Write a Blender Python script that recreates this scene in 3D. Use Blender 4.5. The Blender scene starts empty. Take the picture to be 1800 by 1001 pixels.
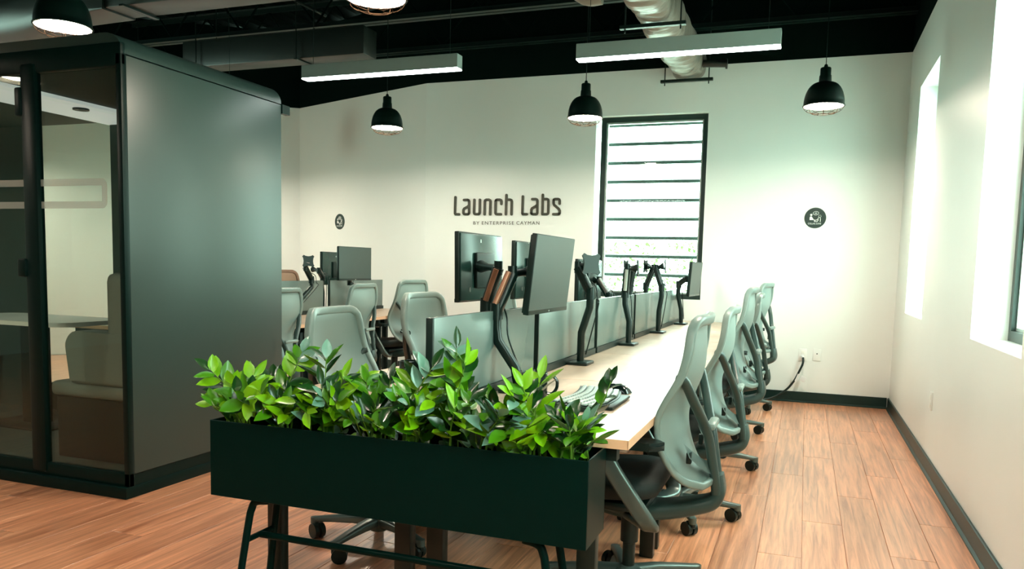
import bpy, bmesh, math, random
from mathutils import Vector, Matrix
random.seed(7)
scene = bpy.context.scene
PI = math.pi

# ------------------------------------------------------------------ camera
FPX, CX, CY = 1388.5, 900.0, 600.3          # focal length and principal point in pixels of the 1800x1001 frame
YAW, PITCH, ROLL, CAMH = .3535, -.0935, .0239, 1.25
_fw = Vector((-math.sin(YAW) * math.cos(PITCH), math.cos(YAW) * math.cos(PITCH), math.sin(PITCH)))
_rt = Vector((math.cos(YAW), math.sin(YAW), 0))
_up = _rt.cross(_fw)
CR = _rt * math.cos(ROLL) + _up * math.sin(ROLL)
CU = _up * math.cos(ROLL) - _rt * math.sin(ROLL)
CO = Vector((0, 0, CAMH))
cam_data = bpy.data.cameras.new('camera')
cam = bpy.data.objects.new('camera', cam_data)
scene.collection.objects.link(cam)
mw = Matrix((CR, CU, -_fw)).transposed().to_4x4()
mw.translation = CO
cam.matrix_world = mw
cam_data.sensor_fit = 'HORIZONTAL'
cam_data.sensor_width = 36.0
cam_data.lens = FPX / 1800 * 36
cam_data.shift_x = 0.0
cam_data.shift_y = (CY - 500.5) / 1800
cam_data.clip_start = .05
scene.camera = cam

def at(px, py, x=None, y=None, z=None):
    """World point where the ray through a photo pixel meets a plane x=, y= or z=."""
    d = CR * ((px - CX) / FPX) + CU * (-(py - CY) / FPX) + _fw
    for i, n in enumerate((x, y, z)):
        if n is not None:
            return CO + d * ((n - CO[i]) / d[i])

# ------------------------------------------------------------------ world, exposure
world = bpy.data.worlds.new('overcast_sky')
scene.world = world
world.use_nodes = True
wn = world.node_tree
bg = wn.nodes['Background']
tc = wn.nodes.new('ShaderNodeTexCoord')
sep = wn.nodes.new('ShaderNodeSeparateXYZ')
ramp = wn.nodes.new('ShaderNodeValToRGB')
ramp.color_ramp.elements[0].position = .0
ramp.color_ramp.elements[0].color = (.56, .84, .72, 1)
ramp.color_ramp.elements[1].position = .6
ramp.color_ramp.elements[1].color = (.77, 1.0, .92, 1)
wn.links.new(tc.outputs['Generated'], sep.inputs[0])
wn.links.new(sep.outputs['Z'], ramp.inputs[0])
wn.links.new(ramp.outputs[0], bg.inputs['Color'])
bg.inputs['Strength'].default_value = 18.0
vs = scene.view_settings
vs.view_transform = 'Standard'
vs.look = 'None'
vs.exposure = 0.0
vs.gamma = 1.0
vs.use_curve_mapping = False
LINEAR_W, PENDANT_W = 20.0, 290.0             # emission strengths of the ceiling fittings
scene.cycles.use_adaptive_sampling = False
scene.cycles.max_bounces = 10
scene.cycles.diffuse_bounces = 6
scene.cycles.glossy_bounces = 4
scene.cycles.transparent_max_bounces = 12
scene.cycles.sample_clamp_indirect = 8

COL = scene.collection
# sky portals: they only guide the sampling of the daylight that enters through the windows
for k, (lx, ly, lz, w_, h_, rz_) in enumerate(((-1.565, 8.40, 1.90, 1.10, 1.86, 0), (1.05, 6.87, 1.87, 1.0, 1.84, -PI / 2), (1.05, 4.04, 1.87, 1.0, 1.84, -PI / 2), (1.05, 1.21, 1.87, 1.0, 1.84, -PI / 2), (-9.66, 3.9, 1.87, 1.78, 1.84, PI / 2))):
    ld = bpy.data.lights.new('sky_portal', 'AREA')
    ld.shape = 'RECTANGLE'
    ld.size, ld.size_y = w_, h_
    ld.cycles.is_portal = True
    lo = bpy.data.objects.new('sky_portal', ld)
    COL.objects.link(lo)
    lo.matrix_world = Matrix.Translation((lx, ly, lz)) @ Matrix.Rotation(rz_, 4, 'Z') @ Matrix.Rotation(-PI / 2, 4, 'X')

# ------------------------------------------------------------------ materials
def srgb(r, g, b):
    f = lambda c: (c / 255 / 12.92) if c / 255 <= .04045 else ((c / 255 + .055) / 1.055) ** 2.4
    return (f(r), f(g), f(b), 1)

def mat(name, col, rough=.5, metal=0.0, spec=.5, noise=0.0, nscale=30.0, bump=0.0, bscale=200.0, coat=0.0, emit=None, estr=0.0, stretch=None, bdist=.004):
    m = bpy.data.materials.new(name)
    m.use_nodes = True
    nt = m.node_tree
    b = nt.nodes['Principled BSDF']
    c = col if len(col) == 4 else (*col, 1)
    b.inputs['Roughness'].default_value = rough
    b.inputs['Metallic'].default_value = metal
    b.inputs['Specular IOR Level'].default_value = spec
    b.inputs['Coat Weight'].default_value = coat
    b.inputs['Coat Roughness'].default_value = .15
    t = nt.nodes.new('ShaderNodeTexCoord')
    mp = nt.nodes.new('ShaderNodeMapping')
    if stretch:
        mp.inputs['Scale'].default_value = stretch
    nt.links.new(t.outputs['Object'], mp.inputs[0])
    n = nt.nodes.new('ShaderNodeTexNoise')
    n.inputs['Scale'].default_value = nscale
    n.inputs['Detail'].default_value = 3
    nt.links.new(mp.outputs[0], n.inputs['Vector'])
    mix = nt.nodes.new('ShaderNodeMix')
    mix.data_type = 'RGBA'
    nt.links.new(n.outputs[0], mix.inputs[0])
    k = max(noise, .02)
    mix.inputs[6].default_value = (c[0] * (1 - k), c[1] * (1 - k), c[2] * (1 - k), 1)
    mix.inputs[7].default_value = (min(1, c[0] * (1 + k)), min(1, c[1] * (1 + k)), min(1, c[2] * (1 + k)), 1)
    nt.links.new(mix.outputs[2], b.inputs['Base Color'])
    if bump:
        n2 = nt.nodes.new('ShaderNodeTexNoise')
        n2.inputs['Scale'].default_value = bscale
        nt.links.new(mp.outputs[0], n2.inputs['Vector'])
        bp = nt.nodes.new('ShaderNodeBump')
        bp.inputs['Strength'].default_value = bump
        bp.inputs['Distance'].default_value = bdist
        nt.links.new(n2.outputs[0], bp.inputs['Height'])
        nt.links.new(bp.outputs[0], b.inputs['Normal'])
    if emit:
        b.inputs['Emission Color'].default_value = emit if len(emit) == 4 else (*emit, 1)
        b.inputs['Emission Strength'].default_value = estr
    return m

def glass_mat(name, tint, gloss=.08, rough=.0):
    m = bpy.data.materials.new(name)
    m.use_nodes = True
    nt = m.node_tree
    nt.nodes.remove(nt.nodes['Principled BSDF'])
    out = nt.nodes['Material Output']
    tr = nt.nodes.new('ShaderNodeBsdfTransparent')
    tr.inputs[0].default_value = (*tint, 1)
    gl = nt.nodes.new('ShaderNodeBsdfGlossy')
    gl.inputs['Roughness'].default_value = rough
    gl.inputs['Color'].default_value = (.9, 1, .95, 1)
    fr = nt.nodes.new('ShaderNodeLayerWeight')
    fr.inputs['Blend'].default_value = .5
    pw_ = nt.nodes.new('ShaderNodeMath')
    pw_.operation = 'POWER'
    pw_.inputs[1].default_value = 4.5
    nt.links.new(fr.outputs['Facing'], pw_.inputs[0])
    add = nt.nodes.new('ShaderNodeMath')
    add.operation = 'ADD'
    add.use_clamp = True
    add.inputs[1].default_value = gloss * .35
    nt.links.new(pw_.outputs[0], add.inputs[0])
    mx = nt.nodes.new('ShaderNodeMixShader')
    nt.links.new(add.outputs[0], mx.inputs[0])
    nt.links.new(tr.outputs[0], mx.inputs[1])
    nt.links.new(gl.outputs[0], mx.inputs[2])
    nt.links.new(mx.outputs[0], out.inputs[0])
    return m

def frost_mat(name, col, alpha):
    m = bpy.data.materials.new(name)
    m.use_nodes = True
    nt = m.node_tree
    b = nt.nodes['Principled BSDF']
    b.inputs['Base Color'].default_value = (*col, 1)
    b.inputs['Roughness'].default_value = .8
    b.inputs['Alpha'].default_value = alpha
    return m

def wood_mat(name, dark, light, axis_scale, rough, coat=0.0, rand=.12, crough=.25, spec=.5):
    m = bpy.data.materials.new(name)
    m.use_nodes = True
    nt = m.node_tree
    b = nt.nodes['Principled BSDF']
    b.inputs['Roughness'].default_value = rough
    b.inputs['Coat Weight'].default_value = coat
    b.inputs['Coat Roughness'].default_value = crough
    b.inputs['Specular IOR Level'].default_value = spec
    t = nt.nodes.new('ShaderNodeTexCoord')
    oi = nt.nodes.new('ShaderNodeObjectInfo')
    ofs = nt.nodes.new('ShaderNodeVectorMath')
    ofs.operation = 'MULTIPLY_ADD'
    cmb = nt.nodes.new('ShaderNodeCombineXYZ')
    for i in range(3):
        nt.links.new(oi.outputs['Random'], cmb.inputs[i])
    ofs.inputs[1].default_value = (37, 53, 11)
    nt.links.new(cmb.outputs[0], ofs.inputs[0])
    nt.links.new(t.outputs['Object'], ofs.inputs[2])
    mp = nt.nodes.new('ShaderNodeMapping')
    mp.inputs['Scale'].default_value = axis_scale
    nt.links.new(ofs.outputs[0], mp.inputs[0])
    n = nt.nodes.new('ShaderNodeTexNoise')
    n.inputs['Scale'].default_value = 3.0
    n.inputs['Detail'].default_value = 6
    n.inputs['Roughness'].default_value = .62
    n.inputs['Distortion'].default_value = .6
    nt.links.new(mp.outputs[0], n.inputs['Vector'])
    cr = nt.nodes.new('ShaderNodeValToRGB')
    cr.color_ramp.elements[0].position = .30
    cr.color_ramp.elements[0].color = dark
    cr.color_ramp.elements[1].position = .66
    cr.color_ramp.elements[1].color = light
    nt.links.new(n.outputs[0], cr.inputs[0])
    hs = nt.nodes.new('ShaderNodeHueSaturation')
    mr = nt.nodes.new('ShaderNodeMapRange')
    mr.inputs['To Min'].default_value = 1 - rand
    mr.inputs['To Max'].default_value = 1 + rand
    nt.links.new(oi.outputs['Random'], mr.inputs[0])
    nt.links.new(mr.outputs[0], hs.inputs['Value'])
    nt.links.new(cr.outputs[0], hs.inputs['Color'])
    nt.links.new(hs.outputs[0], b.inputs['Base Color'])
    return m

M = {}
M['wall'] = mat('painted_wall', (.765, .82, .785), .38, noise=.015, nscale=3, bump=.05, bscale=250)
M['black_wall'] = mat('black_paint', (.0012, .0062, .0048), .8, noise=.2, nscale=4, spec=.03)
M['deck'] = mat('black_deck', (.0012, .006, .0047), .7, noise=.3, nscale=8, spec=.05)
M['joist'] = mat('black_joist', (.004, .014, .0115), .4, noise=.2, spec=.3)
M['base'] = mat('dark_baseboard', (.003, .020, .016), .4, noise=.2, spec=.3)
M['frame'] = mat('dark_green_frame', (.004, .020, .016), .4, noise=.15)
M['alu'] = mat('pale_metal', (.55, .62, .58), .35, metal=.6, noise=.05)
M['glass'] = glass_mat('window_glass', (.97, 1, .985), .05)
M['podglass'] = glass_mat('booth_glass', (.91, .96, .93), .085)
M['ring'] = frost_mat('frosted_film', (.46, .50, .45), .62)
M['plank'] = wood_mat('oak_plank', srgb(152, 90, 58), srgb(232, 164, 122), (13, .55, 1), .34, coat=.8, crough=.33)
M['underfloor'] = mat('subfloor', (.10, .055, .03), .8, noise=.2)
M['desk'] = wood_mat('pale_desk_laminate', srgb(178, 156, 135), srgb(198, 178, 157), (4, 1.2, 1), .34, coat=.08, rand=.02, spec=.22)
M['edge'] = wood_mat('desk_edge_band', srgb(215, 165, 128), srgb(232, 186, 150), (3, 1, 1), .4, rand=.02)
M['screen'] = mat('grey_green_screen', (.112, .158, .143), .26, noise=.05, nscale=2.0, bump=.5, bscale=3.0, spec=.55, stretch=(1, 2.4, .7))
M['black'] = mat('black_plastic', (.0028, .0125, .010), .42, noise=.15, spec=.35)
M['black_gloss'] = mat('black_gloss', (.004, .014, .011), .16, noise=.1)
M['monitor_back'] = mat('monitor_back', (.010, .032, .026), .24, noise=.1, nscale=5)
M['monitor_panel'] = mat('monitor_panel', (.030, .050, .044), .34, noise=.05)
M['arm'] = mat('arm_black', (.002, .011, .0088), .3, noise=.1, spec=.4)
M['arm_cover'] = mat('arm_cover', (.30, .13, .07), .28, metal=.35, noise=.05)
M['silver'] = mat('brushed_silver', (.45, .50, .47), .3, metal=.8, noise=.05)
M['shell'] = mat('chair_shell', (.20, .272, .248), .42, noise=.03, nscale=300)
M['shell_rim'] = mat('chair_rim', (.18, .245, .222), .35, noise=.04)
M['warm_lit_shell'] = mat('warm_lit_chair_shell', (.50, .38, .28), .45, noise=.05, nscale=300)  # tan is warm light on the grey green shell, put into the colour
M['warm_lit_rim'] = mat('warm_lit_chair_rim', (.30, .20, .14), .4, noise=.05)  # the same warm light coloured into the rim
M['spine'] = mat('chair_spine', (.028, .055, .048), .36, noise=.06)
M['chair_metal'] = mat('chair_metal', (.10, .14, .128), .32, metal=.5, noise=.08)
M['seat'] = mat('black_seat_fabric', (.003, .0125, .010), .75, noise=.3, nscale=200, bump=.3, bscale=400)
M['planter'] = mat('planter_black', (.0003, .0095, .0073), .36, noise=.1, spec=.05)
M['soil'] = mat('dark_soil', (.010, .012, .007), .9, noise=.5, nscale=60, bump=1, bscale=90)
M['pod'] = mat('booth_panel', (.030, .055, .048), .38, noise=.03, nscale=4)
M['podtrim'] = mat('booth_trim', (.024, .046, .040), .36, noise=.05)
M['poddark'] = mat('booth_dark', (.0006, .0105, .0082), .4, noise=.15, spec=.15)
M['podin'] = mat('booth_lining', (.022, .055, .045), .7, noise=.1, nscale=60)
M['sofa'] = mat('sofa_fabric', (.19, .215, .18), .85, noise=.15, nscale=150, bump=.3, bscale=300)
M['led'] = mat('led_panel', (.78, .80, .76), .5, emit=(.95, 1, .95), estr=.42)
M['white'] = mat('white_laminate', (.78, .80, .74), .3, noise=.02)
M['plastic_white'] = mat('white_plastic', (.76, .80, .76), .35, noise=.02)
M['lamp_body'] = mat('light_body', (.22, .275, .255), .4, noise=.03)
M['tube_light'] = mat('linear_diffuser', (.9, .9, .9), .5, emit=(.90, 1.0, .95), estr=LINEAR_W)
M['shade_out'] = mat('pendant_black', (.002, .0105, .0082), .35, noise=.1, spec=.3)
M['shade_in'] = mat('pendant_inside', (.85, .80, .72), .4, noise=.02)
M['bulb'] = mat('pendant_bulb', (.9, .9, .85), .5, emit=(1, .86, .70), estr=PENDANT_W)
M['cage'] = mat('brass_cage', (.006, .0036, .0022), .9, metal=.0, spec=.0, noise=.05)
M['wrap'] = mat('duct_wrap', (.21, .188, .155), .32, noise=.12, nscale=6, bump=.5, bscale=5, spec=.6, stretch=(1.0, 5, 1.0), bdist=.02)
M['galv'] = mat('galvanised_duct', (.008, .013, .0105), .42, noise=.15, nscale=5, spec=.5)
M['letter'] = mat('letter_bronze', (.045, .046, .032), .4, noise=.2, nscale=8)
M['sign'] = mat('sign_green', (.003, .022, .017), .4, noise=.1)
M['signwhite'] = mat('sign_white', (.80, .84, .80), .5, noise=.02)
M['leaf_lime'] = mat('leaf_lime', (.17, .42, .002), .36, noise=.3, nscale=18, coat=.06)
M['leaf_mid'] = mat('leaf_mid', (.05, .20, .002), .33, noise=.35, nscale=18, coat=.1)
M['leaf_dark'] = mat('leaf_dark', (.004, .045, .004), .28, noise=.3, nscale=18, coat=.2)
M['leaf_sheen'] = mat('leaf_blue_sheen', (.14, .30, .22), .3, noise=.25, nscale=18, coat=.3)  # blue-grey reflection on some leaves, painted as their base colour
M['stem'] = mat('plant_stem', (.11, .22, .02), .5, noise=.2)
M['hedge'] = mat('hedge_leaf', (.10, .26, .03), .6, noise=.4, nscale=12)
M['concrete'] = mat('outside_paving', (.62, .66, .60), .8, noise=.1)
M['louvre'] = mat('louvre_grey', (.05, .085, .075), .5, noise=.2, nscale=10)
M['key'] = mat('key_pale', (.42, .50, .46), .35, noise=.05)
M['tag'] = mat('tag_white', (.7, .72, .7), .4, noise=.05)

# ------------------------------------------------------------------ geometry helpers
class MB:
    def __init__(self):
        self.b = bmesh.new()

    def box(self, c, s, bev=0.0, rot=None, seg=2):
        r = bmesh.ops.create_cube(self.b, size=1.0)
        vs_ = r['verts']
        bmesh.ops.scale(self.b, vec=Vector(s), verts=vs_)
        if bev:
            es = list({e for v in vs_ for e in v.link_edges})
            rr = bmesh.ops.bevel(self.b, geom=es, offset=min(bev, min(s) * .49), segments=seg, affect='EDGES', profile=.5)
            vs_ = list({v for f in rr['faces'] for v in f.verts} | {v for v in vs_ if v.is_valid})
        if rot is not None:
            bmesh.ops.rotate(self.b, cent=(0, 0, 0), matrix=rot, verts=vs_)
        bmesh.ops.translate(self.b, vec=Vector(c), verts=vs_)
        return self

    def span(self, lo, hi, bev=0.0, seg=2):
        lo, hi = Vector(lo), Vector(hi)
        return self.box((lo + hi) / 2, [abs(a) for a in (hi - lo)], bev, seg=seg)

    def sweep(self, pts, secs, up=(0, 0, 1), closed=False, caps=True):
        """secs: one section (list of 2-D points) or one per path point; x along side, y along up."""
        pts = [Vector(p) for p in pts]
        n = len(pts)
        if not isinstance(secs[0][0], (list, tuple)):
            secs = [secs] * n
        up = Vector(up)
        rings = []
        for i, p in enumerate(pts):
            a = pts[(i - 1) % n] if (closed or i > 0) else p
            c = pts[(i + 1) % n] if (closed or i < n - 1) else p
            t = (c - a).normalized()
            s = t.cross(up)
            if s.length < 1e-4:
                s = t.cross(Vector((1, 0, 0)))
            s.normalize()
            u = s.cross(t).normalized()
            rings.append([self.b.verts.new(p + s * q[0] + u * q[1]) for q in secs[i]])
        m = len(rings[0])
        for i in range(n if closed else n - 1):
            A, B = rings[i], rings[(i + 1) % n]
            for j in range(m):
                self.b.faces.new((A[j], A[(j + 1) % m], B[(j + 1) % m], B[j]))
        if caps and not closed:
            self.b.faces.new(rings[0][::-1])
            self.b.faces.new(rings[-1])
        return self

    def tube(self, pts, r, seg=8, closed=False, up=(0, 0, 1)):
        rs = r if isinstance(r, (list, tuple)) else [r] * len(pts)
        secs = [[(q * math.cos(2 * PI * k / seg), q * math.sin(2 * PI * k / seg)) for k in range(seg)] for q in rs]
        return self.sweep(pts, secs, up=up, closed=closed)

    def cyl(self, p0, p1, r0, r1=None, seg=16):
        r1 = r0 if r1 is None else r1
        d = (Vector(p1) - Vector(p0)).normalized()
        return self.tube([p0, p1], [r0, r1], seg, up=(1, 0, 0) if abs(d.z) > .9 else (0, 0, 1))

    def lathe(self, prof, seg=28, c=(0, 0, 0)):
        c = Vector(c)
        rings = []
        for r, z in prof:
            if r < 1e-5:
                rings.append([self.b.verts.new(c + Vector((0, 0, z)))])
            else:
                rings.append([self.b.verts.new(c + Vector((r * math.cos(2 * PI * k / seg), r * math.sin(2 * PI * k / seg), z))) for k in range(seg)])
        for A, B in zip(rings, rings[1:]):
            for k in range(seg):
                k2 = (k + 1) % seg
                if len(A) == 1 and len(B) > 1:
                    self.b.faces.new((A[0], B[k2], B[k]))
                elif len(B) == 1 and len(A) > 1:
                    self.b.faces.new((A[k], A[k2], B[0]))
                elif len(A) > 1:
                    self.b.faces.new((A[k], A[k2], B[k2], B[k]))
        return self

    def prism(self, poly, fn, t0, t1):
        """poly: 2-D outline; fn(u, v, t) -> 3-D point; extruded from t0 to t1."""
        a = [self.b.verts.new(fn(u, v, t0)) for u, v in poly]
        b = [self.b.verts.new(fn(u, v, t1)) for u, v in poly]
        n = len(a)
        self.b.faces.new(a[::-1])
        self.b.faces.new(b)
        for i in range(n):
            self.b.faces.new((a[i], a[(i + 1) % n], b[(i + 1) % n], b[i]))
        return self

    def grid(self, fn, nu, nv):
        g = [[self.b.verts.new(fn(i / nu, j / nv)) for i in range(nu + 1)] for j in range(nv + 1)]
        for j in range(nv):
            for i in range(nu):
                self.b.faces.new((g[j][i], g[j][i + 1], g[j + 1][i + 1], g[j + 1][i]))
        return self

    def mesh(self, name, material, angle=38):
        bmesh.ops.recalc_face_normals(self.b, faces=self.b.faces)
        me = bpy.data.meshes.new(name)
        self.b.to_mesh(me)
        self.b.free()
        for p in me.polygons:
            p.use_smooth = True
        me.set_sharp_from_angle(angle=math.radians(angle))
        me.materials.append(material)
        return me

    def obj(self, name, material, parent=None, angle=38, **props):
        return link(name, self.mesh(name, material, angle), parent, **props)

def link(name, me, parent=None, loc=None, **props):
    o = bpy.data.objects.new(name, me)
    COL.objects.link(o)
    if parent is not None:
        o.parent = parent
    if loc is not None:
        o.location = loc
    for k, v in props.items():
        o[k] = v
    return o

def thing(name, label, cat, loc=(0, 0, 0), rz=0.0, group=None):
    o = bpy.data.objects.new(name, None)
    o.empty_display_size = .1
    COL.objects.link(o)
    o.location = loc
    o.rotation_euler = (0, 0, rz)
    o['label'] = label
    o['category'] = cat
    if group:
        o['group'] = group
    return o

def tag(o, label, cat, group=None):
    o['label'] = label
    o['category'] = cat
    if group:
        o['group'] = group
    return o

def copy_tree(src, parent=None):
    c = src.copy()
    COL.objects.link(c)
    if parent is not None:
        c.parent = parent
    for ch in list(src.children):
        copy_tree(ch, c)
    return c

def rrect(w, h, r, n=3):
    """Rounded rectangle section w x h."""
    out = []
    r = min(r, w / 2 - 1e-4, h / 2 - 1e-4)
    for cx, cy, a0 in ((w / 2 - r, h / 2 - r, 0), (-w / 2 + r, h / 2 - r, PI / 2), (-w / 2 + r, -h / 2 + r, PI), (w / 2 - r, -h / 2 + r, 1.5 * PI)):
        for k in range(n + 1):
            a = a0 + PI / 2 * k / n
            out.append((cx + r * math.cos(a), cy + r * math.sin(a)))
    return out

def smooth_path(pts, n=6):
    """Catmull-Rom through the points."""
    P = [Vector(p) for p in pts]
    P = [P[0] * 2 - P[1]] + P + [P[-1] * 2 - P[-2]]
    out = []
    for i in range(1, len(P) - 2):
        a, b, c, d = P[i - 1], P[i], P[i + 1], P[i + 2]
        for k in range(n):
            t = k / n
            out.append(.5 * ((2 * b) + (c - a) * t + (2 * a - 5 * b + 4 * c - d) * t * t + (3 * b - 3 * c + d - a) * t ** 3))
    out.append(P[-2])
    return out

def struct(name, mb, material, parent=None, **p):
    return mb.obj(name, material, parent, kind='structure', **p)

# ------------------------------------------------------------------ room shell
YB, XR, HW, HD = 8.166, .795, 3.28, 4.25         # back wall, right wall, top of white paint, deck
CORN, FAR = Vector((-4.105, YB, 0)), Vector((-6.41, 9.04, 0))
SIDE = FAR + Vector((-.83, -.55, 0)) * 3.6
YN = -7.5
# floor slab and planks
fl = struct('floor', MB().span((-9.6, YN, -.12), (1.3, 9.3, -.005)), M['plank'])
pw, plen = .186, 1.52
x = XR - .003
col_i = 0
while x > -5.7:
    back = YB - .003 if x > -4.0 else 8.4
    if x < -4.9:
        back = 4.6
    y = 1.35 - (col_i * .57) % plen
    while y < back:
        a, b = y, min(y + plen, back)
        if b > 1.7 and b - a > .05:
            MB().span((x - pw + .0011, a + .001, -.005), (x - .0011, b - .001, 0), .0011, seg=1).obj('plank', M['plank'], fl)
        y += plen
    x -= pw
    col_i += 1

def wall_with_holes(name, length, fn, holes, thick, z0=0.0, z1=HW, material=None):
    """Wall from u=0..length; fn(u, t, z) -> point; holes: (u0, u1, z0, z1)."""
    m = MB()
    us = sorted({0.0, length, *[h[0] for h in holes], *[h[1] for h in holes]})
    zs = sorted({z0, z1, *[h[2] for h in holes], *[h[3] for h in holes]})
    for i in range(len(us) - 1):
        for j in range(len(zs) - 1):
            uc, zc = (us[i] + us[i + 1]) / 2, (zs[j] + zs[j + 1]) / 2
            if any(h[0] < uc < h[1] and h[2] < zc < h[3] for h in holes):
                continue
            m.prism([(us[i], zs[j]), (us[i + 1], zs[j]), (us[i + 1], zs[j + 1]), (us[i], zs[j + 1])], lambda u, v, t: fn(u, t, v), 0, thick)
    bmesh.ops.remove_doubles(m.b, verts=m.b.verts, dist=1e-5)
    # drop the inner faces shared by neighbouring blocks
    seen = {}
    for f in list(m.b.faces):
        seen.setdefault(tuple(sorted(v.index for v in f.verts)), []).append(f)
    m.b.verts.index_update()
    seen = {}
    for f in list(m.b.faces):
        seen.setdefault(tuple(sorted(v.index for v in f.verts)), []).append(f)
    dead = [f for fs in seen.values() if len(fs) > 1 for f in fs]
    bmesh.ops.delete(m.b, geom=dead, context='FACES_ONLY')
    return struct(name, m, material or M['wall'])

WB = (-2.135, -.995, .962, 2.832)                        # window in the back wall
fnb = lambda u, t, z: Vector((-4.105 + u, YB + t, z))
wall_with_holes('wall_back', 4.9 + .3, fnb, [(WB[0] + 4.105, WB[1] + 4.105, WB[2], WB[3])], .26)
wall_with_holes('wall_back_upper', 4.9 + .3, fnb, [], .26, HW, HD, M['black_wall'])
RW = [(6.36, 7.38, .944, 2.80), (3.53, 4.55, .944, 2.80), (.70, 1.72, .944, 2.80)]
fnr = lambda u, t, z: Vector((XR + t, YN + u, z))
wall_with_holes('wall_right', YB - YN, fnr, [(a - YN, b - YN, c, d) for a, b, c, d in RW], .26)
wall_with_holes('wall_right_upper', YB - YN, fnr, [], .26, HW, HD, M['black_wall'])

def slab_wall(name, p, q, z0, z1, material, thick=.2, side=1):
    p, q = Vector(p), Vector(q)
    d = (q - p).normalized()
    n = Vector((-d.y, d.x, 0)) * side
    m = MB()
    m.prism([(0, z0), ((q - p).length, z0), ((q - p).length, z1), (0, z1)], lambda u, v, t: p + d * u + n * t + Vector((0, 0, v)), 0, thick)
    return struct(name, m, material)
SW = [(3.0, 4.8, .944, 2.80)]
fns = lambda u, t, z: Vector((SIDE.x - t, YN + u, z))
wall_with_holes('wall_side', SIDE.y - YN, fns, [(a - YN, b - YN, c, d) for a, b, c, d in SW], .26)
wall_with_holes('wall_side_upper', SIDE.y - YN, fns, [], .26, HW, HD, M['black_wall'])
for nm, p, q in (('angled', CORN, FAR), ('left', FAR, SIDE)):
    slab_wall('wall_' + nm, p, q, 0, HW, M['wall'], side=-1)
    slab_wall('wall_%s_upper' % nm, p, q, HW, HD, M['black_wall'], side=-1)
slab_wall('wall_near', Vector((SIDE.x, YN, 0)), Vector((XR, YN, 0)), 0, HW, M['wall'], side=-1)
slab_wall('wall_near_upper', Vector((SIDE.x, YN, 0)), Vector((XR, YN, 0)), HW, HD, M['black_wall'], side=-1)

# baseboards with a small shoe
def baseboard(name, p, q, side):
    p, q = Vector(p), Vector(q)
    d = (q - p).normalized()
    n = Vector((-d.y, d.x, 0)) * side
    L = (q - p).length
    prof = [(0, 0), (.024, 0), (.024, .008), (.013, .018), (.012, .100), (.008, .104), (0, .104)]
    m = MB()
    m.prism(prof, lambda u, v, t: p + d * t + n * u + Vector((0, 0, v)), 0, L)
    struct(name, m, M['base'])
baseboard('baseboard_back', (-4.1, YB - .001, 0), (XR - .02, YB - .001, 0), -1)
baseboard('baseboard_right', (XR - .001, YN, 0), (XR - .001, YB - .01, 0), 1)
baseboard('baseboard_angled', CORN + Vector((0, -.001, 0)), FAR, 1)

# deck: ribbed steel roof sheet
m = MB()
prof = []
xx = -9.7
while xx < 1.1:
    prof += [(xx, HD), (xx + .09, HD), (xx + .12, HD + .06), (xx + .27, HD + .06)]
    xx += .30
prof += [(1.15, HD), (1.15, HD + .12), (-9.7, HD + .12)]
m.prism(prof, lambda u, v, t: Vector((u, t, v)), YN - .2, 9.5)
struct('ceiling', m, M['deck'])

# open-web roof joists running across the room
def joist(y, label):
    t = thing('roof_joist', label, 'joist', (0, y, 0), group='roof joists under the black deck')
    z = 3.56
    for zz, nm in ((z, 'bottom_chord'), (4.19, 'top_chord')):
        mm = MB()
        for s in (-1, 1):
            sgn = 1 if nm == 'bottom_chord' else -1
            mm.span((-9.3, s * .012 - .003, zz), (.79, s * .012 + .003, zz + sgn * .055))
            mm.span((-9.3, s * .012, zz), (.79, s * .062, zz + sgn * .006))
        mm.obj(nm, M['joist'], t)
    mm = MB()
    x = -9.2
    k = 0
    while x < .3:
        a, b = (z + .04, 4.15) if k % 2 == 0 else (4.15, z + .04)
        mm.cyl((x, 0, a), (x + .45, 0, b), .011, seg=6)
        x += .45
        k += 1
    mm.obj('web', M['black_wall'], t)
for y, lb in ((7.93, 'black steel roof joist closest to the back wall'), (6.90, 'second black steel roof joist from the back wall, above the boxy black duct'), (5.87, 'third black steel roof joist from the back wall'), (4.84, 'black steel roof joist over the linear lights'), (3.81, 'black steel roof joist over the near end of the desks')):
    joist(y, lb)
# light bridging angles between the joists
for k, (px0, px1) in enumerate((((517, 0), (573, 28)),)):
    a, b = at(*px0, z=3.75), at(*px1, z=3.75)
    o = MB().cyl(a, b, .014, seg=6).obj('bridging_bar', M['joist'])
    tag(o, 'thin slanting bridging bar between the roof joists at top left', 'bar')

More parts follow.
